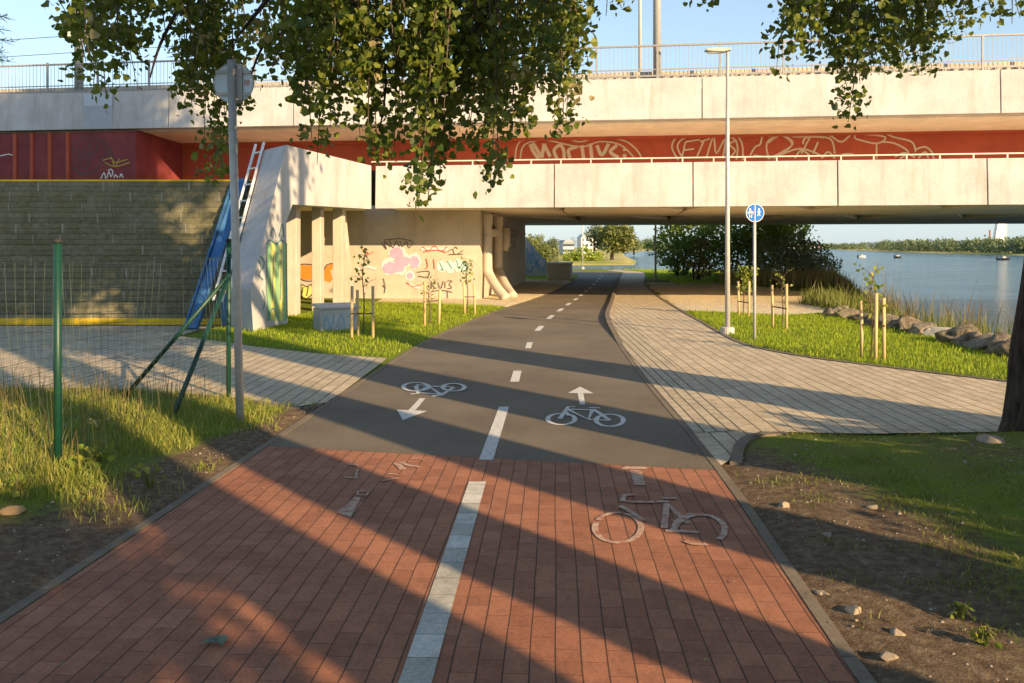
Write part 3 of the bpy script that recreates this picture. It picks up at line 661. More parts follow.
# columns
for i, (x, z, w_, slant) in enumerate(((292, 19.7, .30, 0), (318, 21.2, .22, 0), (339, 22.7, .26, 0), (350, 24.0, .26, -.30))):
    X = (x-CX)/F*z
    MB().prism([(X-w_/2, z-.2, -.1), (X+w_/2, z-.2, -.1), (X+w_/2+slant, z-.2, 2.75), (X-w_/2+slant, z-.2, 2.75)], (0, .4, 0)).build('column', M['conc2'], wing, bevel=.015)
MB().box(-9.5, -4.55, 19.2, 27, 2.72, 2.95).build('slab', M['conc3'], wing)

# abutment walls, in footbridge space
def Fb(px, z):                                          # world point to bridge space
    X = (px-CX)/F*z; return X
ab = thing('abutment_wall', 'graffiti covered concrete abutment wall under the left end of the low deck', 'wall')
c0 = Vector((-.97, 25.75, 0)); dl = Vector((math.cos(AL), -math.sin(AL), 0)); dn = Vector((.118, .993, 0))
W0 = c0-dl*9.5
MB().prism([W0, c0, c0+dn*13.4, W0+dn*13.4], (0, 0, HB+.2)).build('wall', M['conc2'], ab)
def apx(x, y, off=.004):                                # image point on the front face
    r = (x-CX)/F; s = (c0.x-r*c0.y)/(dl.x-r*dl.y)       # c0 - dl*s
    p = c0-dl*s; z = EYE+(HY-y)/F*p.y; return Vector((p.x, p.y, z))-Vector((math.sin(AL), math.cos(AL), 0))*off
NA = Vector((-math.sin(AL), -math.cos(AL), 0))
def blob(px, col, off, parent=ab):
    m_ = MB().sheet([apx(x, y, off) for x, y in px]); return m_.build('graffiti', GC[col], parent)
c8 = lambda x, y: (350+x/3.795, 190+y/3.795)
def wob(cx, cy, rx, ry, n=18, s=0): return [c8(cx+rx*math.cos(6.283*i/n)*(1+.10*math.sin(3*i+s)), cy+ry*math.sin(6.283*i/n)*(1+.10*math.cos(2*i+s))) for i in range(n)]
for j, (cx, cy, rx, ry) in enumerate(((178, 240, 30, 26), (155, 290, 34, 30), (200, 268, 34, 24), (245, 270, 22, 28), (228, 325, 16, 16), (190, 300, 22, 18))):
    blob(wob(cx, cy, rx+3, ry+3, 18, j), 'palepink', .004+j*.0012, ab)
for j, (cx, cy, rx, ry) in enumerate(((178, 240, 26, 22), (155, 296, 30, 22), (200, 270, 32, 19), (246, 274, 18, 24), (228, 325, 12, 12), (188, 298, 20, 14))):
    blob(wob(cx, cy, rx, ry, 18, j+4), 'pink', .014+j*.0012, ab)
def scr(col, sts, wd=.03, off=.023):
    g = MB()
    for q in sts: g.ribbon(crv([apx(*c8(x, y), off) for x, y in q], 4), wd*.75, NA)
    g.build('graffiti', GC[col], ab)
scr('black', ([(120, 200), (140, 225), (130, 195), (155, 215)], [(150, 190), (165, 220), (175, 195), (190, 215)], [(190, 195), (200, 215), (215, 195), (225, 220), (240, 200)], [(130, 190), (190, 185), (240, 195)],
              [(370, 235), (390, 225), (400, 245), (430, 230)], [(375, 245), (430, 243)], [(395, 222), (402, 216), (410, 224)],
              [(310, 345), (310, 375)], [(310, 360), (325, 345)], [(312, 360), (328, 375)], [(335, 350), (345, 375), (355, 345)], [(362, 348), (362, 372)], [(370, 345), (388, 345), (378, 358), (388, 372), (370, 374)], [(310, 385), (350, 380), (390, 388)], [(370, 385), (372, 410)],
              [(128, 335), (135, 370), (125, 360)], [(135, 370), (132, 390)], [(255, 312), (300, 308), (295, 330), (260, 326)]), .03)
scr('red', ([(50, 225), (70, 240), (60, 250), (90, 235)], [(275, 215), (300, 230), (320, 212), (345, 232), (370, 215)], [(280, 235), (330, 228), (365, 238)], [(290, 260), (295, 290), (285, 300)], [(318, 262), (322, 300)], [(215, 350), (240, 365), (270, 360)]), .035)
scr('palepink', ([(30, 300), (60, 290), (100, 300)], [(270, 225), (320, 222), (372, 226)], [(225, 358), (265, 372)]), .10, .020)
for j, (cx, cy, rx, ry) in enumerate(((348, 290, 18, 22), (380, 292, 18, 24), (412, 285, 18, 26), (435, 292, 16, 24))):
    blob(wob(cx, cy, rx, ry, 16, j), 'cyan', .006+j*.001)
scr('teal', ([(340, 275), (355, 305), (345, 300)], [(370, 270), (388, 300)], [(405, 265), (415, 300), (430, 270)], [(425, 300), (445, 275), (440, 310)]), .03, .016)
# orange pieces seen between the columns
c7 = lambda x, y: (200+x/3.795, 180+y/3.795)
def blob7(pts, col, off): MB().sheet([apx(*c7(x, y), off) for x, y in pts]).build('graffiti', GC[col], ab)
blob7([(372, 335), (385, 322), (430, 325), (436, 345), (434, 378), (395, 380), (372, 365)], 'orange', .006)
blob7([(465, 350), (480, 325), (505, 318), (508, 335), (495, 345), (503, 375), (495, 388), (470, 382)], 'orange', .006)
blob7([(376, 410), (390, 398), (405, 405), (425, 398), (430, 425), (405, 448), (380, 436)], 'yellow', .006)
def scr7(col, sts, wd=.03, off=.011):
    g = MB()
    for q in sts: g.ribbon(crv([apx(*c7(x, y), off) for x, y in q], 4), wd, NA)
    g.build('graffiti', GC[col], ab)
scr7('black', ([(372, 335), (385, 320), (432, 324), (437, 350), (434, 380), (395, 382), (372, 365)], [(376, 410), (388, 397), (405, 405), (422, 397), (432, 425), (404, 450), (378, 436)], [(470, 345), (482, 322), (510, 316)], [(340, 345), (365, 350), (345, 360)], [(392, 405), (388, 430)], [(412, 405), (405, 440)]), .035)
# tall dark joint
# pipes on the side wall
pp = thing('pipes', 'two fat lagged pipes running down the abutment corner and bending to the ground', 'pipe', group=None)
pp.name = 'lagged_pipes'
for (x, z, x2, z2) in ((487.5, 26.3, 506, 25.5), (498, 28.2, 513, 26.6)):
    X = (x-CX)/F*z; X2 = (x2-CX)/F*z2
    pts = crv([(X-.02, z, 2.35), (X, z, 1.9), (X, z, 1.1), (X+.04, z-.05, .78), (X+(X2-X)*.55, z+(z2-z)*.6, .34), (X2, z2, .06)], 7)
    MB().tube(pts, .15, 16).build('pipe', M['conc2'], pp, True)
    for zz in (1.4, 1.95): MB().tube([(X, z, zz), (X, z, zz+.04)], .158, 16).build('band', M['greysteel'], pp)
    MB().tube([(X-.02, z, 2.28), (X-.02, z, 2.6)], .19, 12).build('flange', M['conc2'], pp)
MB().tube([P(489, 233, 26.6), P(514, 233, 33)], .14, 14).build('cross_pipe', M['conc2'], pp, True)
MB().tube([P(503, 245, 29), P(512, 245, 33)], .11, 14).build('cross_pipe', M['conc2'], pp, True)
MB().tube([P(505, 228, 28.6), P(505, 243, 28.6), P(503, 250, 28.6)], .17, 14).build('elbow', M['conc2'], pp, True)

# ------------------------------------------------------------------ stepped retaining wall on the left
sw = thing('stepped_retaining_wall', 'dark stepped wall of long weathered blocks with yellow painted top and bottom edges', 'wall')
def _blk():
    m = NT('weathered_blocks'); v = m.coord()
    bv = m.coord((1, 0, 1), rot=(R(90), 0, 0))
    br = m.n('ShaderNodeTexBrick'); br.offset = .37; br.offset_frequency = 2
    for k, val in (('Scale', 1), ('Mortar Size', .007), ('Brick Width', 1.9), ('Row Height', 3.06/26), ('Mortar Smooth', .2)): br.inputs[k].default_value = val
    br.inputs['Color1'].default_value = (.165, .155, .085, 1); br.inputs['Color2'].default_value = (.205, .190, .110, 1); br.inputs['Mortar'].default_value = (.075, .07, .055, 1)
    mp = m.n('ShaderNodeSeparateXYZ'); m.l(v, mp.inputs[0]); cb_ = m.n('ShaderNodeCombineXYZ'); m.l(mp.outputs[0], cb_.inputs[0]); m.l(mp.outputs[2], cb_.inputs[1])
    ad = m.n('ShaderNodeVectorMath', operation='ADD'); m.l(cb_.outputs[0], ad.inputs[0]); ad.inputs[1].default_value = (60, 3.06/13*80, 0); m.l(ad.outputs[0], br.inputs['Vector'])
    n = m.noise(v, 2.5, 8, .72); f = m.noise(v, 17, 6, .75)
    c = m.mix(m.ramp(n, [(.46, 0), (.72, .75)]), br.outputs['Color'], (.28, .26, .19))
    c = m.mix(.65, c, m.ramp(f, [(.32, .45), (.66, 1.2)]), 'MULTIPLY'); m.col(c); m.bump(m.mix(.5, f, n), .6, .02); return m.set(.9, 0, .15)
M['block'] = _blk()
NC = 13; ch = 3.06/NC; mb = MB()
for k in range(NC):
    y0 = 17.3+k*.134; mb.box(-34, -5.75, y0+.0, y0+.9 if k < NC-1 else 27, k*ch-(.1 if k == 0 else 0), (k+1)*ch-.001)
mb.build('courses', M['block'], sw)
MB().box(-34, -5.74, 17.3+(NC-1)*.134-.012, 17.3+(NC-1)*.134+.25, 3.06, 3.10).build('top_edge', M['yellow'], sw)
MB().box(-34, -5.74, 17.27, 17.297, .02, .15).build('bottom_edge', M['yellow'], sw)
jn = MB()
for k in range(NC):
    x = -33+random.random()
    while x < -6:
        jn.box(x, x+.012+random.random()*.03, 17.3+k*.134-.006, 17.3+k*.134-.001, k*ch+.02, (k+1)*ch-.02); x += .5+random.random()*1.5
jn.build('pale_joints', simple('pale_lime', (.30, .28, .21), .9, 0, .3, 4), sw)
bb = thing('blue_beam', 'long bright blue metal ramp channel leaning up the stepped wall', 'ramp')
p0 = Vector((-6.20, 16.45, .02)); p1 = Vector((-6.02, 18.95, 3.12))
MB().bar(p0, p1, .20, .05, up=(0, -1, .5)).build('channel_plate', M['blue'], bb)
for s in (-1, 1): MB().bar(p0+Vector((s*.115, -.04, 0)), p1+Vector((s*.155, -.04, 0)), .03, .12, up=(0, -1, .5)).build('flange', M['blue'], bb)
MB().bar((-5.72, 16.9, 0), (-5.72, 16.9, .75), .10, .06).build('foot_post', M['blue'], bb)

# ------------------------------------------------------------------ wire fence with green posts
fn = thing('wire_fence', 'sagging green wire mesh fence with green posts and slanting braces beside the left verge', 'fence')
posts = [(-3.26, 6.1, 1.63), (-3.0, 9.0, 1.66), (-3.52, 3.2, 1.62), (-8.6, 9.15, 1.62), (-14, 9.3, 1.62), (-11.4, 9.25, 1.62)]
for (x, y, h) in posts:
    t = MB().tube([(x, y, -.1), (x, y, h)], 0.025 if y > 8 else .027, 12).build('post', M['green'], fn, True)
    c = MB().tube([(x, y, h), (x, y, h+.02), (x, y, h+.03)], [.036, .032, .01], 12).build('post_cap', M['black'], t, True)
for a, b in (((-4.10, 8.95, 0), (-3.02, 9.0, 1.27)), ((-3.09, 7.68, 0), (-3.01, 8.98, 1.24))):
    MB().tube([a, b], .023, 10).build('brace', M['green'], fn, True)
wires = MB()
def meshpanel(a, b, sag, seed):
    r = random.Random(seed); a = Vector(a); b = Vector(b); L = (b-a).length; n = max(2, int(L/.1)); rows = 15
    d = (b-a)/L; nn = Vector((d.y, -d.x, 0)); g = []
    for i in range(n+1):
        row = []
        for j in range(rows+1):
            t = i/n; z = .04+(1.45+.06*math.sin(t*3.1))*j/rows-sag*math.sin(math.pi*t)*(j/rows)
            p = a+d*(L*t)+nn*(.04*math.sin(7*t+j*.2+seed))+Vector((0, 0, z))
            row.append(p)
        g.append(row)
    for i in range(n+1): wires.tube(g[i], .0010, 3, False)
    for j in range(rows+1): wires.tube([g[i][j] for i in range(n+1)], .0015 if j < rows else .0025, 3, False)
meshpanel((-3.26, 6.1, 0), (-3.0, 9.0, 0), .10, 1); meshpanel((-3.52, 3.2, 0), (-3.26, 6.1, 0), .05, 2); meshpanel((-8.6, 9.15, 0), (-3.0, 9.0, 0), .12, 3); meshpanel((-14, 9.3, 0), (-8.6, 9.15, 0), .1, 4)
wires.build('wire_mesh', simple('mesh_wire', (.05, .085, .06), .5, .3, .2, 8, 0), fn)

# ------------------------------------------------------------------ signs and lamps
sp = thing('sign_post', 'tall galvanised pole with a round sign seen from behind on the left verge', 'sign', (-2.44, 7.64, 0))
tp = Vector((-.085, 0, 3.28))
MB().tube([(0, 0, -.1), tp], .036, 16).build('pole', M['steel'], sp, True)
MB().tube([tp, tp+Vector((0, 0, .015))], [.037, .02], 16).build('pole_cap', M['black'], sp, True)
cc = tp*((1.6+(247-82)/F*7.64)/3.28)+Vector((0, .055, 0)); 
disc = [cc+Vector((math.cos(a)*.178, 0, math.sin(a)*.178)) for a in np.linspace(0, 6.283, 49)[:-1]]
MB().prism(disc, (0, .006, 0)).build('sign_disc', simple('sign_back', (.62, .72, .80), .4, .1, .08, 6, 0), sp)
rim = MB(); rim.tube([cc+Vector((math.cos(a)*.18, .0, math.sin(a)*.18)) for a in np.linspace(0, 6.283, 49)], .006, 6); rim.build('rim', M['steel'], sp, True)
for dz in (-.1, .1): MB().box(cc.x-.16, cc.x+.16, cc.y-.016, cc.y-.001, cc.z+dz-.015, cc.z+dz+.015).build('bracket', M['steel'], sp)
MB().box(cc.x-.02, cc.x+.085, cc.y-.028, cc.y-.0165, cc.z-.16, cc.z+.16).build('back_rail', M['greysteel'], sp)
MB().box(cc.x+.098, cc.x+.148, cc.y-.003, cc.y-.0005, cc.z-.02, cc.z+.03).build('sticker', simple('faded_sticker', (.55, .42, .42), .6, 0, .2, 40, 0), sp)

bs = thing('path_sign', 'round blue sign with white bicycle and walker pictograms on a slim pole', 'sign', G(754.5, 341))
MB().tube([(0, 0, -.1), (0, 0, 2.33)], .026, 14).build('pole', M['steel'], bs, True)
sz = 1.6+(247-213)/F*14.47; y_ = -.035
def dsk(r, y, n=40): return [(r*math.cos(a), y, sz+r*math.sin(a)) for a in np.linspace(0, 2*math.pi, n+1)[:-1]]
MB().prism(dsk(.155, -.03), (0, .006, 0)).build('sign_disc', M['signblue'], bs)
MB().ribbon(dsk(.150, -.0345), .010, (0, -1, 0), True).build('white_border', M['white'], bs)
s = MB(); s.add([(-.006, -.0342, sz-.145), (.006, -.0342, sz-.145), (.006, -.0342, sz+.145), (-.006, -.0342, sz+.145)], [[0, 1, 2, 3]])
def sgn(q, wd=.011, cl_=False): s.ribbon([(x, -.0350, sz+z) for x, z in q], wd, (0, -1, 0), cl_)
def cir(x, z, r): return [(x+r*math.cos(a), z+r*math.sin(a)) for a in np.linspace(0, 6.283, 15)]
sgn(cir(-.105, .002, .020), .009); sgn(cir(-.048, .002, .020), .009); sgn([(-.105, .002), (-.090, .030), (-.060, .030), (-.075, .004), (-.090, .030)], .008); sgn([(-.048, .002), (-.060, .040), (-.052, .040)], .008); sgn([(-.098, .036), (-.082, .036)], .009)
sgn(cir(-.085, .062, .010), .012); sgn([(-.09, -.035), (-.09, -.08)], .014); sgn([(-.06, -.035), (-.06, -.08)], .014)
sgn(cir(.062, .062, .010), .014); sgn([(.062, .045), (.060, .0)], .028); sgn([(.060, .0), (.085, -.05)], .015); sgn([(.060, 0), (.040, -.05)], .015); sgn([(.062, .04), (.092, .008)], .012); sgn([(.060, .04), (.035, .008)], .012)
s.build('pictogram', M['white'], bs)
def lamp(name, base, h, r, label, head=True):
    t = thing(name, label, 'street lamp', base, 0, 'street lamps along the path')
    MB().tube([(0, 0, -.1), (0, 0, h*.45), (0, 0, h)], [r, r*.85, r*.6], 16).build('pole', M['steel'], t, True)
    MB().tube([(0, 0, -.05), (0, 0, .12), (0, 0, .13)], [r*2.6, r*2.6, r*2.2], 20).build('base_collar', M['conc'], t)
    if head:
        MB().bar((0, 0, h-.02), (-.1, 0, h), .05).build('arm', M['steel'], t)
        hd = MB().prism([(-.42, 0, h-.02), (-.40, 0, h+.02), (-.18, 0, h+.045), (.04, 0, h+.03), (.06, 0, h-.01), (-.1, 0, h-.045), (-.30, 0, h-.035)], (0, .16, 0)); hd.v = [(x, y-.08, z) for x, y, z in hd.v]
        hh = hd.build('lamp_head', M['greysteel'], t, bevel=.01)
        MB().box(-.36, -.12, -.055, .055, h-.052, h-.0465).build('diffuser', M['white'], hh)
    return t
lamp('street_lamp', G(727.5, 334), 5.22, .048, 'tall slim street lamp with round concrete collar on the lawn right of the path')
lamp('street_lamp', G(655.5, 281), 5.2, .05, 'distant slim street lamp beyond the bridge, standing before the dark bushes')
lamp('street_lamp', Vector(((591-CX)/F*54.5, 61, 0)), 5.2, .05, 'farthest thin street lamp where the asphalt bends left by the water')

# ------------------------------------------------------------------ box, block, stones
ubx = thing('utility_box', 'low silvery metal box with faded scribbles on the lawn by the concrete frame', 'utility box', G(337, 334), R(28))
MB().box(-.30, .42, .0, .55, .0, .46).build('body', simple('silver_paint', (.40, .43, .45), .5, .25, .25, 5), ubx, bevel=.01)
MB().prism([(-.33, -.03, .46), (.45, -.03, .46), (.45, .58, .50), (-.33, .58, .50)], (0, 0, .04)).build('lid', M['greysteel'], ubx, bevel=.01)
g = MB()
for q in ([(-.25, .10), (-.2, .36), (-.12, .1), (-.05, .36)], [(0, .12), (.08, .36), (.15, .12)], [(.2, .3), (.3, .35), (.28, .12), (.36, .34)]): g.ribbon(crv([(x, -.004, z) for x, z in q], 4), .025, (0, -1, 0))
g.build('graffiti', GC['bluegrey'], ubx)
g = MB()
for q in ([(.08, .1), (.16, .36), (.26, .12), (.34, .34)], [(.40, .14), (.46, .34), (.5, .1)]): g.ribbon(crv([(-.304, x, z) for x, z in q], 4), .022, (-1, 0, 0))
g.build('graffiti', GC['bluegrey'], ubx)
cb2 = thing('concrete_block', 'low stained concrete block beside the path beyond the bridge', 'block', (2.2, 41.0, 0), -.1)
MB().prism([(-.55, 0, 0), (.62, 0, 0), (.62, 0, .72), (-.55, 0, .80)], (0, 3.2, 0)).build('body', M['conc2'], cb2, bevel=.05)
MB().box(-.60, .66, -.05, 3.25, .74, .82).build('cap', M['conc'], cb2, bevel=.02)
fw = thing('far_wing_wall', 'distant triangular concrete wing with pale blue graffiti beyond the abutment', 'wall')
q = [P(521, 232, 46), P(547.5, 263, 46), P(547.5, 276, 46), P(521, 276, 46)]
MB().prism(q, (-.3, 1.5, 0)).build('wall', M['conc'], fw)
g = MB()
for pts in ([(527, 262), (529, 252), (531, 264), (534, 252)], [(536, 268), (536, 254), (540, 258), (537, 262), (541, 270)], [(543, 258), (546, 264), (542, 270)], [(525, 270), (531, 272), (533, 266)], [(530, 246), (533, 250), (531, 256)], [(527, 248), (528, 258)]): g.ribbon(crv([P(x, y, 45.99) for x, y in pts], 4), .10, (0, -1, 0))
g.build('graffiti', GC['bluegrey'], fw)

def rock(name, loc, size, mat, label, seed, group=None, cat='rock'):
    import bmesh
    bm = bmesh.new(); bmesh.ops.create_icosphere(bm, subdivisions=4, radius=1)
    off = Vector((seed*3.1, seed*1.7, seed*.9)); rk = random.Random(seed)
    cutp = [(Vector((rk.gauss(0, 1), rk.gauss(0, 1), rk.gauss(0, 1))).normalized(), rk.uniform(.55, .85)) for _ in range(13)]
    for v in bm.verts:
        n = mnoise.noise(v.co*1.1+off)*.6+abs(mnoise.noise(v.co*2.3+off))*.4-.1+mnoise.noise(v.co*6+off)*.12+mnoise.noise(v.co*14+off)*.04
        v.co *= (1+n)
        for dd, ll in cutp:
            q = v.co.dot(dd)
            if q > ll: v.co -= dd*(q-ll)*.9
        v.co *= 1+mnoise.noise(v.co*9+off)*.03
        v.co = Vector((v.co.x*size[0], v.co.y*size[1], v.co.z*size[2]))
    me = bpy.data.meshes.new(name); bm.to_mesh(me); bm.free(); me.materials.append(mat)
    me.polygons.foreach_set('use_smooth', [True]*len(me.polygons))
    o = bpy.data.objects.new(name, me); C.objects.link(o); o.location = loc; o.rotation_euler = (0, 0, seed*1.3)
    return tag(o, label, cat, group)
RK = [(832, 317, .30), (846, 319, .34), (858, 322, .28), (872, 325, .34), (888, 328, .40), (905, 332, .42), (922, 336, .36), (938, 338, .34), (955, 345, .44), (972, 349, .36), (988, 352, .40), (1003, 355, .42), (1022, 360, .46)]
names = ['first and farthest rock of the shore row beside the dark bush', 'rounded brown boulder second from the far end of the shore row', 'small rock behind the three staked sapling on the lawn', 'brown boulder just left of the three sapling stakes', 'boulder directly right of the three sapling stakes', 'wide brown boulder in the middle of the shore row, left of the pale rock',
         'mossy boulder touching the pale rock on its left', 'pale whitish rock standing out in the row of brown shore boulders', 'large brown boulder right of the pale rock', 'low boulder in a gap of the shore row with weeds behind', 'grey brown boulder second from the tree trunk', 'big grey boulder nearest the tree trunk', 'boulder half hidden behind the tree trunk']
for i, (x, y, r) in enumerate(RK):
    p = G(x, y); pale = i == 7
    rock('shore_rock', (p.x+.12, p.y+.15, .06), (r*1.08, r*.8, r*.60), M['rockpale'] if pale else M['rock'], names[i], i+2, 'boulders along the river edge of the lawn')
ST = [(768+103/1.934, 330+508/1.934, .035, 'small tan stone in a bare soil patch beside the red pavers'), (768+168/1.934, 330+550/1.934, .045, 'pale pinkish stone on the bare soil right of the kerb'), (768+250/1.934, 330+592/1.934, .035, 'grey stone on shaded soil near the bottom right'),
      (768+232/1.934, 330+640/1.934, .035, 'stone lowest of those on the shaded soil'), (768+30/1.934, 330+345/1.934, .05, 'pale grey pebble on the soil near the curved kerb'), (768+200/1.934, 330+357/1.934, .04, 'small whitish stone in the sparse grass right of the soil'), (768+115/1.934, 330+402/1.934, .035, 'flat pebble midway across the bare soil'), (992, 458, .10, 'large pale stone at the foot of the big tree'), (14, 520, .075, 'ochre lump of sandstone on soil at the left edge')]
for i, (x, y, r, lb) in enumerate(ST):
    p = G(x, y); rock('stone', (p.x, p.y, float(height(p.x, p.y))+r*.08), (r*1.1, r*.85, r*.5), M['rock2'] if i != 8 else simple('ochre_stone', (.45, .30, .14), .9), lb, i+31, 'loose stones on the soil', 'stone')
# pebbles scattered in the soil
pv = []; pf = []; n_ = 1500
px_ = np.concatenate([rng.uniform(1.35, 4.2, n_//2), rng.uniform(-4.6, -2.0, n_//2)]); py_ = np.concatenate([rng.uniform(2.6, 7.0, n_//2), rng.uniform(3, 8.3, n_//2)])
kk = (sdist(px_, py_, path_poly) < -.12) & (sdist(px_, py_, walk_poly) < -.05); px_, py_ = px_[kk], py_[kk]; pz_ = height(px_, py_)
for x, y, z in zip(px_, py_, pz_):
    r = random.uniform(.003, .011)*(1 if random.random() < .9 else 1.6); n = len(pv)
    q = [(x+r*math.cos(a)*random.uniform(.7, 1.2), y+r*math.sin(a)*random.uniform(.7, 1.2), z) for a in (0, 1.26, 2.5, 3.77, 5.03)]
    pv += q+[(x, y, z+r*.8)]; pf += [[n+k, n+(k+1) % 5, n+5] for k in range(5)]
tag(mesh_np('pebbles', pv, pf, simple('pebble', (.34, .28, .21), .9, 0, .5, 30)), 'small pebbles strewn over the bare soil', 'pebbles', kind='stuff')

# ------------------------------------------------------------------ leaves and grass
LT = np.array([(0, 0, 0), (.46, .02, .08), (.55, .48, .11), (0, 1.0, -.08), (-.55, .48, .11), (-.46, .02, .08)])
def leaf_mesh(name, Pn, size, mat, parent, down=.5, tmpl=LT, seed=0, two=True):
    r = np.random.default_rng(seed); N = len(Pn); s = size*r.uniform(.45, 1.3, N)
    ax = r.normal(size=(N, 3)); ax[:, 2] -= down*2.2; ax /= np.linalg.norm(ax, axis=1)[:, None]
    rn = r.normal(size=(N, 3)); sx_ = np.cross(ax, rn); sx_ /= np.linalg.norm(sx_, axis=1)[:, None]; nz = np.cross(sx_, ax)
    k = len(tmpl)
    V = Pn[:, None, :]+s[:, None, None]*(tmpl[None, :, 0, None]*sx_[:, None, :]+tmpl[None, :, 1, None]*ax[:, None, :]+tmpl[None, :, 2, None]*nz[:, None, :])
    V = V.reshape(-1, 3); b = np.arange(N)[:, None]*k
    f = np.concatenate([b+np.array([0, 1, 2, 3]), b+np.array([0, 3, 4, 5])], 0) if k == 6 else b+np.array([0, 1, 2, 3])
    return mesh_np(name, V, f, mat, parent)
QT = np.array([(0, 0, 0), (.38, .45, .05), (0, 1, 0), (-.38, .45, .05)])
def blades(name, X, Y, hmin, hmax, wdt, mat, label, cat, seed=0, lean=.35, parent=None):
    r = np.random.default_rng(seed); N = len(X); Z = height(X, Y)-.005
    a = r.uniform(0, 6.283, N); h = r.uniform(hmin, hmax, N)*np.where(r.random(N) < .07, 1.5, 1); la_ = r.uniform(0, 6.283, N); ln = h*lean*r.uniform(.1, 1.3, N)
    wx, wy = np.cos(a)*wdt/2, np.sin(a)*wdt/2; dx, dy = np.cos(la_)*ln, np.sin(la_)*ln
    V = np.stack([np.stack([X-wx, Y-wy, Z], 1), np.stack([X+wx, Y+wy, Z], 1), np.stack([X+wx*.8+dx*.35, Y+wy*.8+dy*.35, Z+h*.6], 1), np.stack([X-wx*.8+dx*.35, Y-wy*.8+dy*.35, Z+h*.6], 1), np.stack([X+dx, Y+dy, Z+h], 1)], 1).reshape(-1, 3)
    b = np.arange(N)[:, None]*5
    f = (b+np.array([0, 1, 2, 3])).tolist()+(b+np.array([3, 2, 4])).tolist()
    o = mesh_np(name, V, f, mat, parent); return tag(o, label, cat, kind='stuff') if label else o
def scatter(n, x0, x1, y0, y1, poly=None, seed=0, gw_=None, clump=0):
    r = np.random.default_rng(seed); X = r.uniform(x0, x1, n); Y = r.uniform(y0, y1, n)
    ed_ = .05*wav(X, Y, 9, 41)+.035*wav(X, Y, 23, 42)
    hard = np.maximum.reduce([sdist(X, Y, path_poly)+.10+ed_, sdist(X, Y, walk_poly)+ed_, sdist(X, Y, left_walk)+ed_])
    k = hard < 0
    if poly: k &= sdist(X, Y, poly) > 0
    if gw_ is not None: k &= r.random(n) < gw_(X, Y)
    return X[k], Y[k]
X, Y = scatter(80000, -7.5, -1.9, 2.6, 9.5, None, 1, lambda X, Y: np.clip((grassw(X, Y)-.30+.8*wav(X, Y, 4, 12)+.7*wav(X, Y, 11, 13)-.05)*1.3+.03, 0, 1))
blades('grass', X, Y, .02, .10, .007, M['bladedry'], 'tall weedy grass on the left verge around the wire fence', 'grass', 1, .7)
X, Y = scatter(1500, -7, -2.9, 4.0, 9.2, None, 21, lambda X, Y: np.clip((grassw(X, Y)-.4)*2, 0, 1))
blades('dry_stalks', X, Y, .18, .42, .006, M['reed'], 'dry grass stalks sticking up along the wire fence', 'grass', 22)
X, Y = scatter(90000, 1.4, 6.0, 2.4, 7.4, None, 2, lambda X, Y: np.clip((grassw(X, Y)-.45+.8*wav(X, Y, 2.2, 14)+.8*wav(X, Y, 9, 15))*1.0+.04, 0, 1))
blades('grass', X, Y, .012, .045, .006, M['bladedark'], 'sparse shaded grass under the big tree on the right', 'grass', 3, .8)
X, Y = scatter(34000, -6, 0, 12.3, 24.5, lawn_left, 4)
blades('lawn', X, Y, .03, .07, .012, M['blade'], 'bright mown lawn strip in front of the graffiti wall', 'lawn', 5)
X, Y = scatter(46000, 3.8, 9.3, 6, 21.5, lawn_right, 6)
blades('lawn', X, Y, .03, .07, .012, M['blade'], 'bright mown lawn between the pavement and the shore rocks', 'lawn', 7)
X, Y = scatter(16000, 7, 20, 36, 60, None, 8)
blades('grass', X, Y, .05, .14, .03, M['blade'], 'shaded grass beyond the bridge below the dark bushes', 'grass', 9)
X, Y = scatter(6000, -6, 3, 40, 60, None, 18)
blades('grass', X, Y, .05, .14, .03, M['blade'], 'grass around the concrete block beyond the bridge', 'grass', 19)
# bank weeds behind the rocks
r = np.random.default_rng(5); n = 5200; Yw = r.uniform(9, 30, n); Xw = np.interp(Yw, [9, 14, 20, 24, 30], [7.6, 7.6, 8.3, 9.7, 12])+r.uniform(0, 1.1, n)**1.2
cl = wav(Xw, Yw, 2.0, 31) > -.12; Xw, Yw = Xw[cl], Yw[cl]
blades('bank_weeds', Xw, Yw, .15, .62, .016, M['reedgreen'], 'yellow green weeds growing behind the shore rocks', 'weeds', 10, .3)
n = 2600; Yw = r.uniform(9, 24, n); Xw = np.interp(Yw, [9, 14, 20, 24], [7.9, 7.9, 8.5, 9.8])+r.uniform(0, .8, n); cl = wav(Xw, Yw, 2.6, 33) > .1
blades('dry_reeds', Xw[cl], Yw[cl], .5, 1.15, .014, M['reed'], 'tall dry reeds rising behind the shore rocks', 'reeds', 11, .22)
n = 7000; Xw = r.uniform(9.2, 14.2, n); Yw = np.interp(Xw, [9.2, 14.2], [36.5, 36])+r.normal(0, .8, n)
blades('dry_reeds', Xw, Yw, .3, .65, .03, M['reed2'], 'brown dry reeds in front of the dark bushes', 'reeds', 12, .2)
n = 5000; Xw = r.uniform(8.0, 12.5, n); Yw = 20.8+(Xw-8)*.9+r.uniform(0, 3, n)
blades('bank_weeds', Xw, Yw, .15, .5, .02, M['reedgreen'], 'rough yellow weeds between the lawn and the bushes', 'weeds', 13, .35)

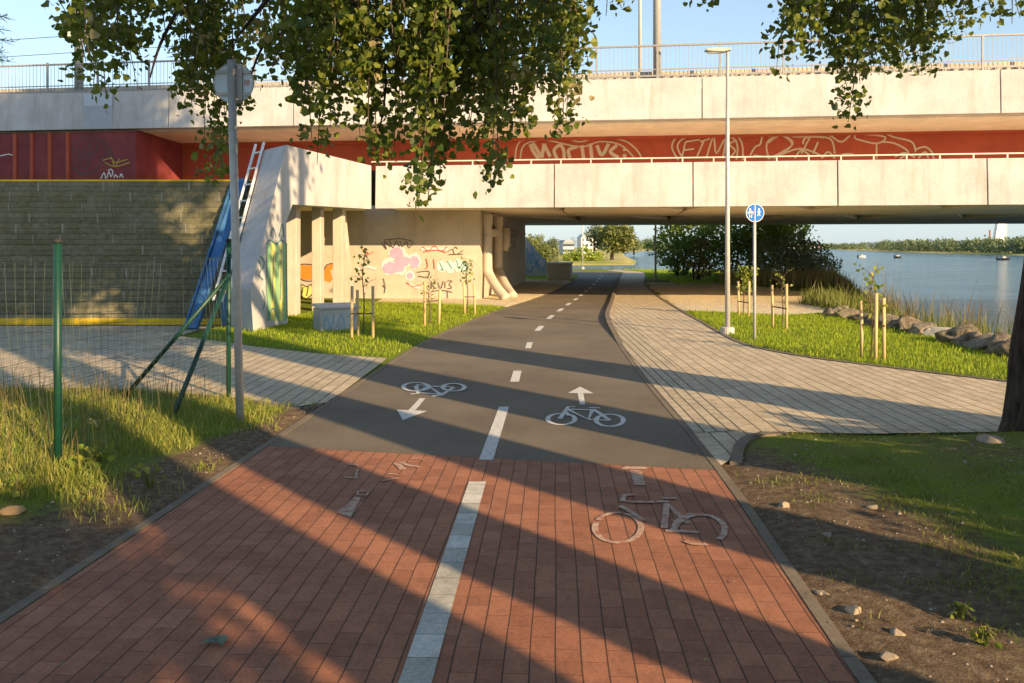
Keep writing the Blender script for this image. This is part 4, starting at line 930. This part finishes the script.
def clumps(centers, n, seed, shell=.55):
    r = np.random.default_rng(seed); out = []
    w_ = np.array([c[3] if not hasattr(c[3], '__len__') else c[3][0]*c[3][1] for c in centers], float); w_ = w_**1.5/sum(w_**1.5)
    for c, ww in zip(centers, w_):
        m = int(n*ww)+1; d = r.normal(size=(m, 3)); d /= np.linalg.norm(d, axis=1)[:, None]
        rad = (shell+(1-shell)*r.random(m)**.7)*(1+.22*np.sin(d[:, 0]*5+c[0])*np.cos(d[:, 2]*6+c[1])+.16*np.sin(d[:, 1]*11+c[2]))
        rr = c[3] if hasattr(c[3], '__len__') else (c[3], c[3], c[3]*.85)
        out.append(np.array(c[:3])+d*rad[:, None]*np.array(rr))
    return np.concatenate(out)
def bush(name, label, base, cs, n, size, mat, seed, cat='bush', group=None, stem=True):
    t = thing(name, label, cat, base, 0, group)
    leaf_mesh('foliage', clumps(cs, n, seed), size, mat, t, .1, QT, seed)
    if stem:
        sm_ = MB(); rr = random.Random(seed)
        for c in cs: sm_.tube([(c[0]*.25, c[1]*.25, -.3), (c[0]*.6+rr.uniform(-.1, .1), c[1]*.6, c[2]*.5), (c[0], c[1], c[2])], [.07, .05, .02], 6)
        sm_.build('stem', M['twig'], t)
    return t
# dark bushes right of the path beyond the bridge
bush('shrub', 'big dark green rounded shrub standing at the left end of the bushes by the water', (8.9, 45.5, 0), [(-.3, 0, 1.6, 1.3), (.8, .3, 2.6, 1.6), (0, 0, 3.4, 1.2), (.6, 0, .9, 1.3)], 6500, .17, M['bush'], 41)
bush('shrub', 'very dark broad shrub in the middle of the bushes behind the street lamp', (11.3, 44, 0), [(-.6, 0, 2.0, 1.5), (.9, .2, 2.8, 1.7), (.2, 0, 1.2, 1.6), (1.8, .3, 1.8, 1.3)], 7000, .17, M['bush'], 42)
bush('shrub', 'small dry brownish shrub in front of the dark bushes', (8.6, 40, 0), [(0, 0, 1.0, .55), (.3, 0, 1.7, .5), (.5, 0, .6, .6)], 900, .12, M['reed'], 43)
bush('shrub', 'bright yellow green leafy tree top at the right of the dark bushes', (14.6, 43.2, 0), [(-1.0, 0, 3.2, 1.3), (-.5, 0, 2.6, 1.1), (-1.6, 0, 2.2, 1.2)], 4600, .17, M['bush3'], 44)  # bright leaf colour stands in for sunlight on this bush top
bush('shrub', 'grey green bush sloping down to the river at the right end of the bushes', (13.9, 38.5, -.2), [(-1.2, 0, 1.7, 1.05), (-.4, 0, 1.4, .9), (.2, 0, .8, .8), (-2.1, 0, 1.5, 1.0)], 5200, .13, M['bush2'], 45)
bush('shrub', 'low dark bush at the foot of the grey green one near the water', (12.2, 39.5, 0), [(-.8, 0, .6, .8), (.5, 0, .6, .8), (1.6, 0, .4, .7)], 2800, .13, M['bush'], 46)
# left of the path beyond the bridge
bush('shrub', 'light green shrub behind the concrete block', (2.3, 66, 0), [(-.5, 0, 1.2, 1.2), (.5, 0, .8, .9), (-1.2, 0, 1.6, 1.1)], 3200, .18, M['willow'], 47)
bush('shrub', 'taller green shrub behind the far wing wall', (.4, 72, 0), [(-.6, 0, 1.8, 1.5), (.6, 0, 1.3, 1.1), (-2.6, 0, 2.4, 1.8)], 4200, .22, M['willow'], 48)

# ------------------------------------------------------------------ saplings with stakes
def stake_set(stakes, ties, label, cat='staked sapling', leafs=None, stem=None, seed=0, lean=0):
    b = G(*stakes[0][:2]); t = thing('staked_sapling', label, cat, (b.x, b.y, 0), 0, 'young trees tied to wooden stakes')
    tops = []
    for (x, y, ty) in stakes:
        p = G(x, y)-b; h = 1.6+(HY-ty)/F*G(x, y).y; tops.append((p, h))
        MB().tube([(p.x, p.y, -.1), (p.x+random.uniform(-.03, .03), p.y, h)], .026, 8).build('stake', M['wood'], t, True)
    for f_ in ties:
        a, c = tops[0], tops[-1]; z = a[1]*f_
        MB().bar((a[0].x, a[0].y-.03, z), (c[0].x, c[0].y-.03, z), .012, .025).build('tie', M['twig'], t)
    if stem:
        sx0, sy, st = stem; p = G(sx0, sy)-b; d = G(sx0, sy).y; h = 1.6+(HY-st)/F*d
        pts = crv([(p.x, p.y, -.05), (p.x+.02, p.y, h*.4), (p.x-.01+lean*.3, p.y, h*.75), (p.x+.05+lean, p.y, h)], 4)
        tr = MB().tube(pts, [.014-.010*i/len(pts) for i in range(len(pts))], 6)
        rr = np.random.default_rng(seed); L = []
        for k in range(14):
            q = pts[int(len(pts)*.45+k/14*len(pts)*.52)]; e = q+Vector((rr.uniform(-.22, .22), rr.uniform(-.2, .2), rr.uniform(-.02, .22)-abs(lean)*.5)); tr.tube([q, (q+e)/2+Vector((0, 0, .03)), e], [.005, .004, .002], 4)
            for j in range(leafs//14): L.append(q.lerp(e, rr.uniform(.25, 1.05))+Vector((rr.normal(0, .03), rr.normal(0, .03), rr.normal(0, .03))))
        tr.build('trunk', M['twig'], t); leaf_mesh('crown', np.array([tuple(v) for v in L]), .07, M['sap'], t, .3, QT, seed)
    return t
stake_set([(351.5, 341, 286), (358.5, 339, 290), (373, 341, 286)], [.5], 'staked sapling right beside the silvery utility box, with three stakes', leafs=80, stem=(363, 338, 252), seed=1)
stake_set([(424.6, 327, 281), (438.8, 325, 289)], [.55], 'bare pair of stakes in the middle of the left lawn before the pink graffiti', leafs=28, stem=(429, 326, 284), seed=2)
stake_set([(465, 315, 282), (475, 315, 283)], [.55], 'farthest staked sapling of the left lawn, near the lagged pipes', leafs=120, stem=(467, 314, 262), seed=3)
stake_set([(739, 316, 281), (748.5, 318, 281)], [.42], 'staked sapling with drooping yellow leaves behind the blue sign pole', leafs=300, stem=(743, 316, 268), seed=4, lean=.12)
stake_set([(773, 328, 285), (786.5, 331, 284)], [.5], 'thin bare sapling between two stakes just right of the blue sign', leafs=30, stem=(782, 329, 275), seed=5)
stake_set([(862, 358, 298), (875.5, 361, 293), (884, 360, 298)], [.56], 'nearest staked sapling with three stakes in front of the shore rocks', leafs=70, stem=(871, 359, 275), seed=6)

# weeds by the left post
def weed(loc, label, seed, n=22, s=.085, flower=True):
    t = thing('leafy_weed', label, 'plant', (loc[0], loc[1], float(height(loc[0], loc[1]))), 0, 'broad leaved weeds on the verge'); r_ = np.random.default_rng(seed); st = MB(); L = []
    for k in range(n):
        a = r_.uniform(0, 6.28); rad = r_.uniform(.03, .20)*min(1, s/.07); z = r_.uniform(.05, .26)*min(1, s/.08); e = Vector((math.cos(a)*rad, math.sin(a)*rad, z)); st.tube([(0, 0, -.02), e*.5+Vector((0, 0, .04)), e], [.005, .004, .002], 4); L.append(e)
    st.build('stems', M['reedgreen'], t); leaf_mesh('leaves', np.array([tuple(v) for v in L]), s, M['sap'], t, -.2, LT, seed)
    if flower:
        st = MB(); F_ = []
        for k in range(3):
            e = Vector((r_.uniform(-.05, .05), r_.uniform(-.05, .05), r_.uniform(.30, .38))); st.tube([(0, 0, 0), e], .003, 4)
            F_ += [e+Vector(tuple(r_.normal(0, .014, 3))) for _ in range(6)]
        st.build('stalks', M['reedgreen'], t); leaf_mesh('flowers', np.array([tuple(v) for v in F_]), .028, M['leafpale'], t, 0, QT, seed)
p = G(97, 474); weed((p.x, p.y), 'bright leafy weed with pale flower heads beside the nearest green post', 3, 26, .05)
p = G(150, 490); weed((p.x, p.y), 'low broad leaved weed at the sunny edge of the red pavers', 4, 14, .04, False)
p = G(20, 505); weed((p.x, p.y), 'leafy weed tuft at the left edge near the ochre stone', 6, 16, .04, False)
p = G(985, 650); weed((p.x, p.y), 'yellow green weed patch in the bottom right corner', 8, 26, .022, False)
p = G(960, 622); weed((p.x, p.y), 'small lit weed tuft above the bottom right patch', 9, 20, .02, False)
# fallen leaf
fl = MB()
for (x, y, a, s_) in ((211, 645, .3, .045), (222, 643, 1.9, .05)):
    p = G(x, y); q = [Vector((math.cos(a)*u-math.sin(a)*v, math.sin(a)*u+math.cos(a)*v, 0))*s_ for u, v in ((-1, 0), (-.4, .45), (.4, .45), (1, 0), (.4, -.45), (-.4, -.45))]
    fl.sheet([p+v+Vector((0, 0, .012+.006*((i*7) % 3))) for i, v in enumerate(q)])
tag(fl.build('fallen_leaf', simple('dull_leaf', (.10, .15, .10), .7)), 'curled grey green fallen leaf on the red pavers', 'leaf')

r = np.random.default_rng(77); n = 420
fx = np.concatenate([r.normal(-2.15, .5, n//2), r.normal(1.75, .5, n//2)]); fy = r.uniform(3.0, 15, n); hz = np.maximum(height(fx, fy), .004)+.008
t_ = np.array([(0, 0, 0), (.4, .3, .1), (0, 1, .05), (-.4, .3, .1)]); a_ = r.uniform(0, 6.28, n); s_ = r.uniform(.012, .03, n)
fv = np.stack([fx[:, None]+s_[:, None]*(t_[:, 0]*np.cos(a_)[:, None]-t_[:, 1]*np.sin(a_)[:, None]), fy[:, None]+s_[:, None]*(t_[:, 0]*np.sin(a_)[:, None]+t_[:, 1]*np.cos(a_)[:, None]), hz[:, None]+s_[:, None]*t_[:, 2]], -1).reshape(-1, 3)
tag(mesh_np('fallen_leaves', fv, (np.arange(n)[:, None]*4+np.array([0, 1, 2, 3])), leafmat('litter_leaf', (.10, .07, .03), (.30, .24, .10), .1)), 'small dry leaves littering the path edges', 'fallen leaves', kind='stuff')

# ------------------------------------------------------------------ the big trees
def trunk_mb(pts, rad, n=18): return MB().tube(crv(pts, 5), np.interp(np.linspace(0, 1, (len(pts)-1)*5+1), np.linspace(0, 1, len(rad)), rad), n, True, .22)
tr = thing('lime_tree', 'large leafy tree at the right edge whose branches droop across the top of the view', 'tree', (4.42, 6.95, 0))
trunk_mb([(0, 0, -.2), (.02, 0, .15), (.06, 0, 1.0), (.18, -.05, 2.4), (.25, -.2, 4.2), (.1, -.3, 7.5), (0, -.3, 11), (0, -.1, 17)], [.50, .37, .31, .29, .26, .2, .12, .04], 24).build('trunk', M['bark'], tr, True)
BX, BY = 4.42, 6.95
limbs = []
def limb(pts, r0, r1): limbs.append(MB().tube(crv([Vector(p)-Vector((BX, BY, 0)) for p in pts], 5), np.linspace(r0, r1, (len(pts)-1)*5+1), 8, True).build('limb', M['bark'], tr, True))
limb([(4.65, 6.8, 3.6), (3.4, 7.0, 4.5), (1.6, 7.1, 4.7), (.2, 7.2, 4.3), (-.9, 7.3, 4.1), (-1.6, 7.3, 3.9)], .16, .025)
limb([(4.65, 6.7, 4.2), (3.2, 6.3, 5.2), (1.0, 6.2, 5.1), (-1.2, 6.6, 4.6), (-2.6, 6.9, 4.3), (-3.6, 7.0, 4.1)], .15, .02)
limb([(4.6, 6.7, 4.5), (2.5, 7.0, 6.0), (0, 7.3, 6.4), (-2.4, 7.9, 6.3)], .12, .03)
limb([(4.6, 6.9, 3.4), (4.2, 7.6, 4.2), (3.4, 8.2, 4.6), (2.8, 8.4, 4.5)], .12, .02)
limb([(1.0, 6.2, 5.1), (.0, 6.7, 4.6), (-.5, 7.0, 3.7), (-.75, 7.1, 3.2)], .06, .012)
limb([(-1.2, 6.6, 4.6), (-1.9, 7.0, 3.8), (-2.3, 7.1, 3.35)], .04, .008)
limb([P(350, -45, 7.3), P(322, 8, 7.3), P(288, 30, 7.4), P(262, 48, 7.5), P(246, 92, 7.9)], .03, .006)
limb([P(530, -50, 6.7), P(482, 18, 6.8), P(448, 70, 6.9), P(428, 150, 7.0)], .035, .006)
limb([P(205, -50, 7.6), P(180, 5, 7.5), P(160, 45, 7.4), P(150, 78, 7.4)], .025, .006)
limb([P(330, -45, 6.6), P(360, 15, 6.7), P(385, 70, 6.8), P(380, 130, 6.9)], .025, .006)
# drooping strands: (image x at top, image x at bottom, image y of the tip, half spread px, density)
S = []
def hang(x0, x1, y1, sp=9, den=1.0, d=None, y0=-35): S.append((x0, x1, y1, sp, den, d or random.uniform(6.2, 8.2), y0))
main = [(72, 66, 12), (88, 86, 62), (100, 92, 100), (112, 106, 98), (122, 122, 62), (135, 138, 90), (148, 142, 60), (160, 168, 50), (188, 196, 70), (200, 192, 105), (205, 205, 150), (215, 212, 186), (222, 220, 178), (228, 226, 150), (240, 240, 112),
        (262, 266, 64), (272, 272, 68), (282, 280, 58), (288, 285, 50), (300, 300, 100), (306, 303, 112), (316, 312, 140), (322, 317, 165), (330, 330, 128), (342, 340, 96), (352, 350, 90), (362, 360, 135), (372, 368, 158), (382, 380, 162), (392, 394, 150), (400, 402, 140),
        (410, 418, 120), (420, 420, 160), (432, 422, 190), (440, 418, 212), (446, 428, 200), (452, 440, 170), (458, 448, 150), (470, 470, 130), (478, 478, 158), (486, 490, 192), (492, 499, 182), (500, 494, 150), (508, 508, 126), (518, 520, 132), (524, 526, 128), (536, 532, 100), (545, 546, 78), (556, 560, 126), (562, 566, 128), (566, 570, 100), (572, 574, 70), (580, 582, 40), (590, 590, 20), (604, 606, 16), (620, 622, 8)]
for x0, x1, y1 in main:
    hang(x0, x1, y1, 7, 1.0, random.uniform(8.0, 8.9) if 198 < x1 < 256 else None)
    if y1 > 40 and not (120 < x0 < 185 or 236 < x0 < 300): hang(x0+random.uniform(-8, 8), x1+random.uniform(-8, 8), y1*random.uniform(.45, .8), 9, .8, random.uniform(8.0, 8.9) if 190 < x0 < 264 else None)
for x in range(300, 575, 9): hang(x, x+random.uniform(-6, 6), random.uniform(30, 90), 10, .9)
for x in range(335, 540, 13): hang(x, x+random.uniform(-6, 6), random.uniform(80, 118), 10, .7)
for x in range(190, 236, 8): hang(x, x+random.uniform(-5, 5), random.uniform(60, 105), 9, 1.1, random.uniform(8.0, 8.9))
for x in range(84, 125, 8): hang(x, x+random.uniform(-5, 5), random.uniform(30, 62), 8, 1.0)
for x in range(130, 185, 9): hang(x, x+random.uniform(-5, 5), random.uniform(8, 26), 7, .8)
rt = [(800, 800, 40), (812, 788, 62), (818, 776, 76), (808, 802, 30), (825, 810, 60), (835, 842, 70), (846, 852, 100), (856, 848, 122), (862, 860, 84), (870, 872, 72), (880, 884, 60), (892, 900, 66), (905, 917, 70), (918, 922, 76), (930, 924, 60), (922, 918, 40), (935, 932, 24), (950, 958, 38), (960, 962, 26), (972, 970, 12), (985, 1000, 22), (1003, 1012, 24), (1018, 1020, 18), (693, 690, 8), (702, 706, 4)]
for x0, x1, y1 in rt:
    hang(x0, x1, y1, 6, 1.0, random.uniform(7.6, 9.2))
    if y1 > 35: hang(x0+random.uniform(-5, 5), x1+random.uniform(-6, 6), y1*.6, 8, 1.1, random.uniform(7.6, 9.2))
for x in range(820, 905, 9): hang(x, x+random.uniform(-6, 6), random.uniform(24, 62), 9, 1.0, random.uniform(7.6, 9.2))
LP = []; LPP = []; tws = (MB(), MB()); r = np.random.default_rng(3)
for (x0, x1, y1, spd, den, d, y0) in S:
    a = P(x0, y0, d); b = P(x1, y1, d+r.uniform(-.15, .15)); L = (a-b).length
    mid = a.lerp(b, .5)+Vector((r.normal(0, .05), r.normal(0, .12), 0)); top = a+Vector((r.uniform(.1, .5), r.uniform(-.25, .25), .35))
    pts = crv([top, a, mid, b], 5); tws[x0 > 650].tube([q-Vector((BX, BY, 0)) for q in pts], list(np.linspace(.012, .003, len(pts))), 4, False)
    sg = spd/F*d*.75; m = max(2, int(L*17*den)); body = pts[5:]
    for _ in range(m):
        t = r.random()**.8; q = body[min(int(t*(len(body)-1)), len(body)-1)]; taper = 1-.5*t
        cc_ = np.array((q.x+r.normal(0, sg*taper)-BX, q.y+r.normal(0, .20)-BY, q.z+r.normal(0, .05)+.03))
        dark = r.random()
        for _k in range(r.integers(4, 11)):
            v = tuple(cc_+r.normal(0, 1, 3)*np.array((.058, .060, .055)))
            if dark < .03 and t > .55: LPP.append(v)
            else: LP.append(v)
for q in tws: q.build('twigs', M['twig'], tr)
leaf_mesh('leaves', np.array(LP), .057, M['leaf'], tr, .2, LT, 61)
leaf_mesh('pale_leaves', np.array(LPP), .066, M['leafpale'], tr, .5, LT, 62)
# own high crown, above the frame
leaf_mesh('crown', clumps([(-.2, -.6, 9.6, 1.9), (-.8, .6, 11.5, 2.1), (.4, -.4, 13.6, 2.4), (-.3, 0, 15.8, 2.4), (.2, 0, 17.6, 2.0), (-6.6, 1.0, 6.3, 1.3), (-5.0, .6, 6.5, 1.5), (-3.4, .4, 6.3, 1.4), (-1.9, 0, 6.1, 1.3), (-4.4, -.9, 7.2, 1.5), (-5.9, 2, 7.5, 1.5)], 17000, 63, .2), .20, M['leafdense'], tr, .2, QT, 63)

def bigtree(x, y, r0, label, cs, n, seed, lean=0, size=.2):
    t = thing('roadside_tree', label, 'tree', (x, y, 0), 0, 'tall trees in a row right of and behind the viewpoint')
    trunk_mb([(0, 0, -.2), (0, 0, .3), (lean, 0, 3), (lean*1.5, 0, 6), (lean*2, 0, max(9, cs[-1][2]-1))], [r0*1.25, r0, r0*.92, r0*.8, r0*.3], 18).build('trunk', M['bark'], t, True)
    lm = MB(); rr = random.Random(seed)
    for c in cs: lm.tube(crv([(lean*1.2, 0, min(4.2+rr.random(), c[2])), (c[0]*.5, c[1]*.5, c[2]-.3), (c[0], c[1], c[2]+.3)], 4), list(np.linspace(r0*.35, .03, 9)), 7)
    lm.build('limb', M['bark'], t, True)
    leaf_mesh('crown', clumps(cs, n, seed, .15), size, M['leafdense'], t, .2, QT, seed)
    return t
bigtree(4.6, 3.3, .345, 'thick trunked tree standing out of view on the right, nearest to the path', [(-.5, -.5, 9.6, 2.0), (-.6, .6, 11.5, 2.2), (-.8, -.6, 13.6, 2.2), (0, 0, 15.6, 2.0), (.9, 0, 11.2, 1.8)], 11000, 71)
bigtree(5.2, .33, .41, 'stout tree out of view on the right between two others', [(-.6, 0, 9.4, 1.9), (.5, .5, 11.2, 2.1), (-1.0, -.5, 10.4, 1.6), (0, 0, 13.5, 1.9)], 9000, 72)
bigtree(4.4, -.76, .345, 'straight tree just behind the viewpoint on the right', [(-.5, -.4, 8.6, 1.8), (-.3, .5, 10.6, 2.0), (-1.8, .2, 9.4, 1.5)], 6500, 73)
bigtree(4.1, -4.5, .40, 'bushy low branched tree behind the viewpoint', [(.4, .6, 2.6, 1.1), (.4, .5, 3.6, 1.0), (.2, .5, 1.4, 1.0), (.3, -1.0, 2.9, 1.3), (.3, -.9, 4.0, .9), (.3, -.7, 1.3, 1.1), (0, -2.2, 2.6, 1.5)], 6200, 74)
bigtree(8.2, 3.4, .26, 'very tall slender tree out of view on the right by the shore', [(0, 0, 14.5, 2.2), (.3, -.4, 16.5, 2.2), (-.3, .3, 18.6, 2.1)], 6500, 76, 0, .3)
bigtree(7.6, .4, .26, 'second very tall slender tree out of view, behind the tall shrubs', [(0, 0, 14.8, 2.0), (.3, -.4, 16.9, 2.2), (-.3, .3, 19.0, 2.1)], 6500, 77, 0, .3)
bigtree(4.0, -1.75, .32, 'narrow tree between the straight one and the bushy one behind the viewpoint', [(-.3, -.4, 8.2, 1.5), (.2, .3, 9.8, 1.6)], 4000, 78)
bigtree(3.2, -6.4, .32, 'farthest tree behind the viewpoint', [(0, 0, 3.0, 1.7), (-1.0, .0, 2.6, 1.4), (1.2, -.3, 3.0, 1.6), (0, -.5, 1.6, 1.1)], 8000, 75)
HL = ('tall shrub under the trees out of view, nearest to the big tree', 'tall shrub second from the big tree, out of view on the right', 'tall shrub third from the big tree, out of view on the right', 'tall shrub fourth from the big tree, out of view on the right', 'tall shrub farthest behind, out of view on the right')
for i, (x, y, h) in enumerate(((6.2, 3.5, 2.0), (6.1, 2.1, 2.25), (6.2, .6, 2.2), (6.1, -.8, 2.3), (6.1, -2.2, 2.3))):
    bush('hedge_shrub', HL[i], (x, y, 0), [(-.1, .3, h*.7, .62), (.2, -.35, h*.68, .65), (0, 0, h*.3, .7), (.3, .3, h*.35, .6), (0, -.45, h*.35, .6)], 4200, .11, M['bush'], 80+i, 'shrub', 'tall shrubs under the trees')

# needle twig at the top left
pt = thing('pine_tree', 'edge of a dark needled branch poking in at the top left corner', 'tree', (-8.6, 12.0, 0))
trunk_mb([(0, 0, -.2), (0, 0, 2), (0, 0, 6)], [.2, .17, .06], 12).build('trunk', M['bark'], pt, True)
nb = MB(); nd = MB(); rr = random.Random(4)
for (x, y) in ((9, 18), (14, 42), (10, 62), (4, 30), (2, 52), (-8, 40)):
    a = Vector((0, 0, P(x, y, 12).z+.25)); b = P(x, y, 12)-Vector((-8.6, 12, 0)); nb.tube([a, (a+b)/2+Vector((0, 0, .05)), b], [.02, .012, .004], 5)
    for k in range(90):
        q = a.lerp(b, rr.uniform(.25, 1)); e = Vector((rr.uniform(-.3, 1), rr.uniform(-1, 1), rr.uniform(-.8, .8))).normalized()*.10; nd.tube([q, q+e], .0035, 3, False)
nb.build('branch', M['twig'], pt); nd.build('needles', M['bush'], pt)

# ------------------------------------------------------------------ far left meadow, trees, houses
def fartree(x, basey, topy, d, wpx, label, mat, seed, n=1500, gr='trees on the far banks'):
    z0 = -.9; X = (x-CX)/F*d; top = EYE+(HY-topy)/F*d; hw = wpx/F*d/2; h = top-z0
    t = thing('far_tree', label, 'tree', (X, d, z0), 0, gr)
    r_ = np.random.default_rng(seed); cs = [(r_.uniform(-.5, .5)*hw, r_.uniform(-.3, .3)*hw, h*r_.uniform(.35, .75), hw*r_.uniform(.38, .6)) for _ in range(9)]+[(0, 0, h-hw*.45, hw*.45)]
    leaf_mesh('crown', clumps(cs, n, seed, .5), hw*.13, mat, t, .1, QT, seed)
    MB().tube([(0, 0, -.3), (0, 0, h*.6)], [hw*.09, hw*.04], 8).build('trunk', M['bark'], t)
fartree(612, 262, 222, 168, 46, 'tall round willow standing on the meadow beyond the water', M['willow'], 101, 5000)
fartree(594, 262, 222, 174, 26, 'narrower darker tree touching the left of the tall willow', M['fartree'], 102, 2600)
fartree(634, 255, 236, 300, 26, 'smaller rounded tree right of the tall willow', M['willow'], 103, 1600)
fartree(648, 252, 238, 520, 22, 'low hazy tree at the right end of the far meadow', M['fartree'], 104, 900)
fartree(553, 255, 236, 190, 22, 'dense tree left of the white houses beyond the meadow', M['fartree'], 105, 1600)
fartree(540, 255, 233, 200, 20, 'leftmost tree seen under the bridge beyond the water', M['willow'], 106, 1500)
fartree(573, 255, 236, 330, 12, 'small tree between the two pale houses', M['fartree'], 107, 700)
fartree(664, 252, 240, 600, 22, 'hazy tree just left of the dark shrubs far across the water', M['fartree'], 108, 700)
bush('shrub', 'low bright green bush on the meadow beyond the water', (13.0, 156, -.9), [(-2.4, 0, .6, 1.5), (0, 0, .9, 1.9), (2.4, 0, .6, 1.5)], 1500, .45, M['bush3'], 109, 'bush', None, False)
def house(x0, x1, ytop, d, label, wallc, floors, roofc):
    X0, X1 = (x0-CX)/F*d, (x1-CX)/F*d; h = (HY-ytop)/F*d+2.4
    t = thing('house', label, 'house', ((X0+X1)/2, d, -.8), .1, 'pale houses beyond the meadow'); w2 = (X1-X0)/2
    MB().box(-w2, w2, 0, 9, -.4, h*.8).build('wall', simple('render_'+label[:4], wallc, .8), t)
    MB().prism([(-w2*1.05, -.4, h*.8), (w2*1.05, -.4, h*.8), (w2*.6, -.4, h), (-w2*.6, -.4, h)], (0, 9.8, 0)).build('roof', simple('roof_'+label[:4], roofc, .8), t)
    for f_ in range(floors):
        for k in range(4):
            xx = -w2+w2*2*(k+.5)/4; MB().box(xx-.5, xx+.5, -.03, .0, h*.8*(f_+.35)/floors, h*.8*(f_+.8)/floors).build('window', M['glass'], t)
house(563, 574, 240, 300, 'small grey blue house left of the larger white one', (.45, .50, .52), 2, (.35, .36, .38))
house(581, 597, 234, 330, 'larger white house with pale roof left of the tall willow', (.72, .72, .70), 3, (.62, .64, .66))
# distant woods, right bank
r = np.random.default_rng(9); cs = []
for k in range(230):
    px = r.uniform(826, 1075); d = np.interp(px, [826, 900, 1024, 1075], [1040, 500, 310, 290])*r.uniform(1.02, 1.16); X = (px-CX)/F*d
    hp = np.interp(px, [826, 850, 900, 960, 1024, 1075], [2.2, 3.2, 5.8, 6.2, 7.5, 8])*r.uniform(.7, 1.35); hh = 1.6+hp/F*d+1.2; cs.append((X, d, -1.1+hh*.52, (hh*.62, hh*.5, hh*.5)))
wd_ = leaf_mesh('woods', clumps(cs, 26000, 9, .6), 1.15, M['fartree'], None, .1, QT, 9); tag(wd_, 'low dense woods lining the opposite river bank', 'woods', kind='stuff')
r = np.random.default_rng(10); cs = []
for k in range(160):
    px = r.uniform(640, 835); d = r.uniform(1150, 1700); X = (px-CX)/F*d; hh = (1.5+r.uniform(.5, 2.2))/F*d; cs.append((X, d, hh*.3, (hh*2.2, hh, hh*.8)))
tag(leaf_mesh('woods', clumps(cs, 7000, 10, .6), 5, M['fartree'], None, .1, QT, 10), 'faint low tree line at the river horizon', 'woods', kind='stuff')
# pylon, chimney
py = thing('bridge_pylon', 'white slanting pylon legs of a distant cable bridge at the right horizon', 'pylon', ((1004-CX)/F*1500, 1500, 0))
k = 1500/F*1.25
MB().prism([(-8*k, 0, -2), (-.5*k, 0, -2), (6.2*k, 0, 70*k), (3.0*k, 0, 70*k)], (0, 9, 0)).build('leg', M['white'], py)
MB().prism([(2.2*k, 9.5, -2), (4.6*k, 9.5, -2), (6.4*k, 9.5, 70*k), (5.4*k, 9.5, 70*k)], (0, 9, 0)).build('leg', M['patch'], py)
tag(MB().tube([((990-CX)/F*1400, 1400, -1), ((990-CX)/F*1400, 1400, 1.6+17/F*1400)], [2.0, 1.5], 10).build('chimney', simple('brick_stack', (.35, .22, .18), .9), None, True), 'thin brick chimney rising from the woods left of the white pylon', 'chimney')
for (x, wpx_, hpx, lb) in ((792, 18, 2.2, 'long low pale hall at the river horizon'), (815, 14, 1.8, 'low white shed right of the long hall on the river horizon')):
    d = 1080; t = thing('far_building', lb, 'building', ((x-CX)/F*d, d, .5), 0, 'low buildings on the river horizon'); ww = wpx_/F*d/2; hh = hpx/F*d
    MB().box(-ww, ww, 0, 8, -1, hh*.7).build('wall', M['white'], t); MB().prism([(-ww, -.5, hh*.7), (ww, -.5, hh*.7), (0, -.5, hh)], (0, 9, 0)).build('roof', M['patch'], t)
tag(MB().tube([((819-CX)/F*1080, 1080, 0), ((819-CX)/F*1080, 1080, 1.6+6/F*1080)], .7, 6).build('radio_mast', GC['red'], None), 'tiny red and white mast on the river horizon', 'mast')
# boats
def boat(px, y, L, label, dark, person=True, wake=False):
    p = G(px, y, -1.5); t = thing('motor_boat', label, 'boat', (p.x, p.y, -1.5), 0, 'small boats out on the river')
    hull = [(-L/2, 0, .1), (-L/2, 0, .45), (L/2, 0, .6), (L*.38, 0, .05)]
    hb = MB(); n = 9; rows = []
    for i in range(n+1):
        u = -1+2*i/n; w_ = .75*(1-max(0, u)**2.2); rows.append([(u*L/2, -w_, .42+.15*max(0, u)), (u*L/2, -w_*.55, 0), (u*L/2, w_*.55, 0), (u*L/2, w_, .42+.15*max(0, u))])
    vs = [q for rw in rows for q in rw]; fs = [[i*4+j, i*4+j+1, i*4+j+5, i*4+j+4] for i in range(n) for j in range(3)]+[[0, 3, 2, 1]]+[[i*4, i*4+4, i*4+7, i*4+3] for i in range(n)]
    hb.add(vs, fs).build('hull', M['black'] if dark else M['white'], t, bevel=0)
    MB().box(-.5, .3, -.4, .4, .45, .85).build('cabin', M['greysteel'], t, bevel=.05)
    MB().box(-L/2-.3, -L/2, -.2, .2, 0, .8).build('outboard', M['black'], t, bevel=.04)
    if wake:
        wk = MB(); wk.sheet([(-L/2, -.4, .02), (-L/2, .4, .02), (-L/2-4, .9, .02), (-L/2-4, -.9, .02)]); wk.build('wake', M['white'], t)
boat(862, 257.5, 2.2, 'small white boat farthest left on the river', False)
boat(898, 258, 1.7, 'tiny dark rowing boat in the middle of the river', True)
boat(1004, 260, 3.0, 'dark speedboat with a white wake at the right of the river', True, True, True)
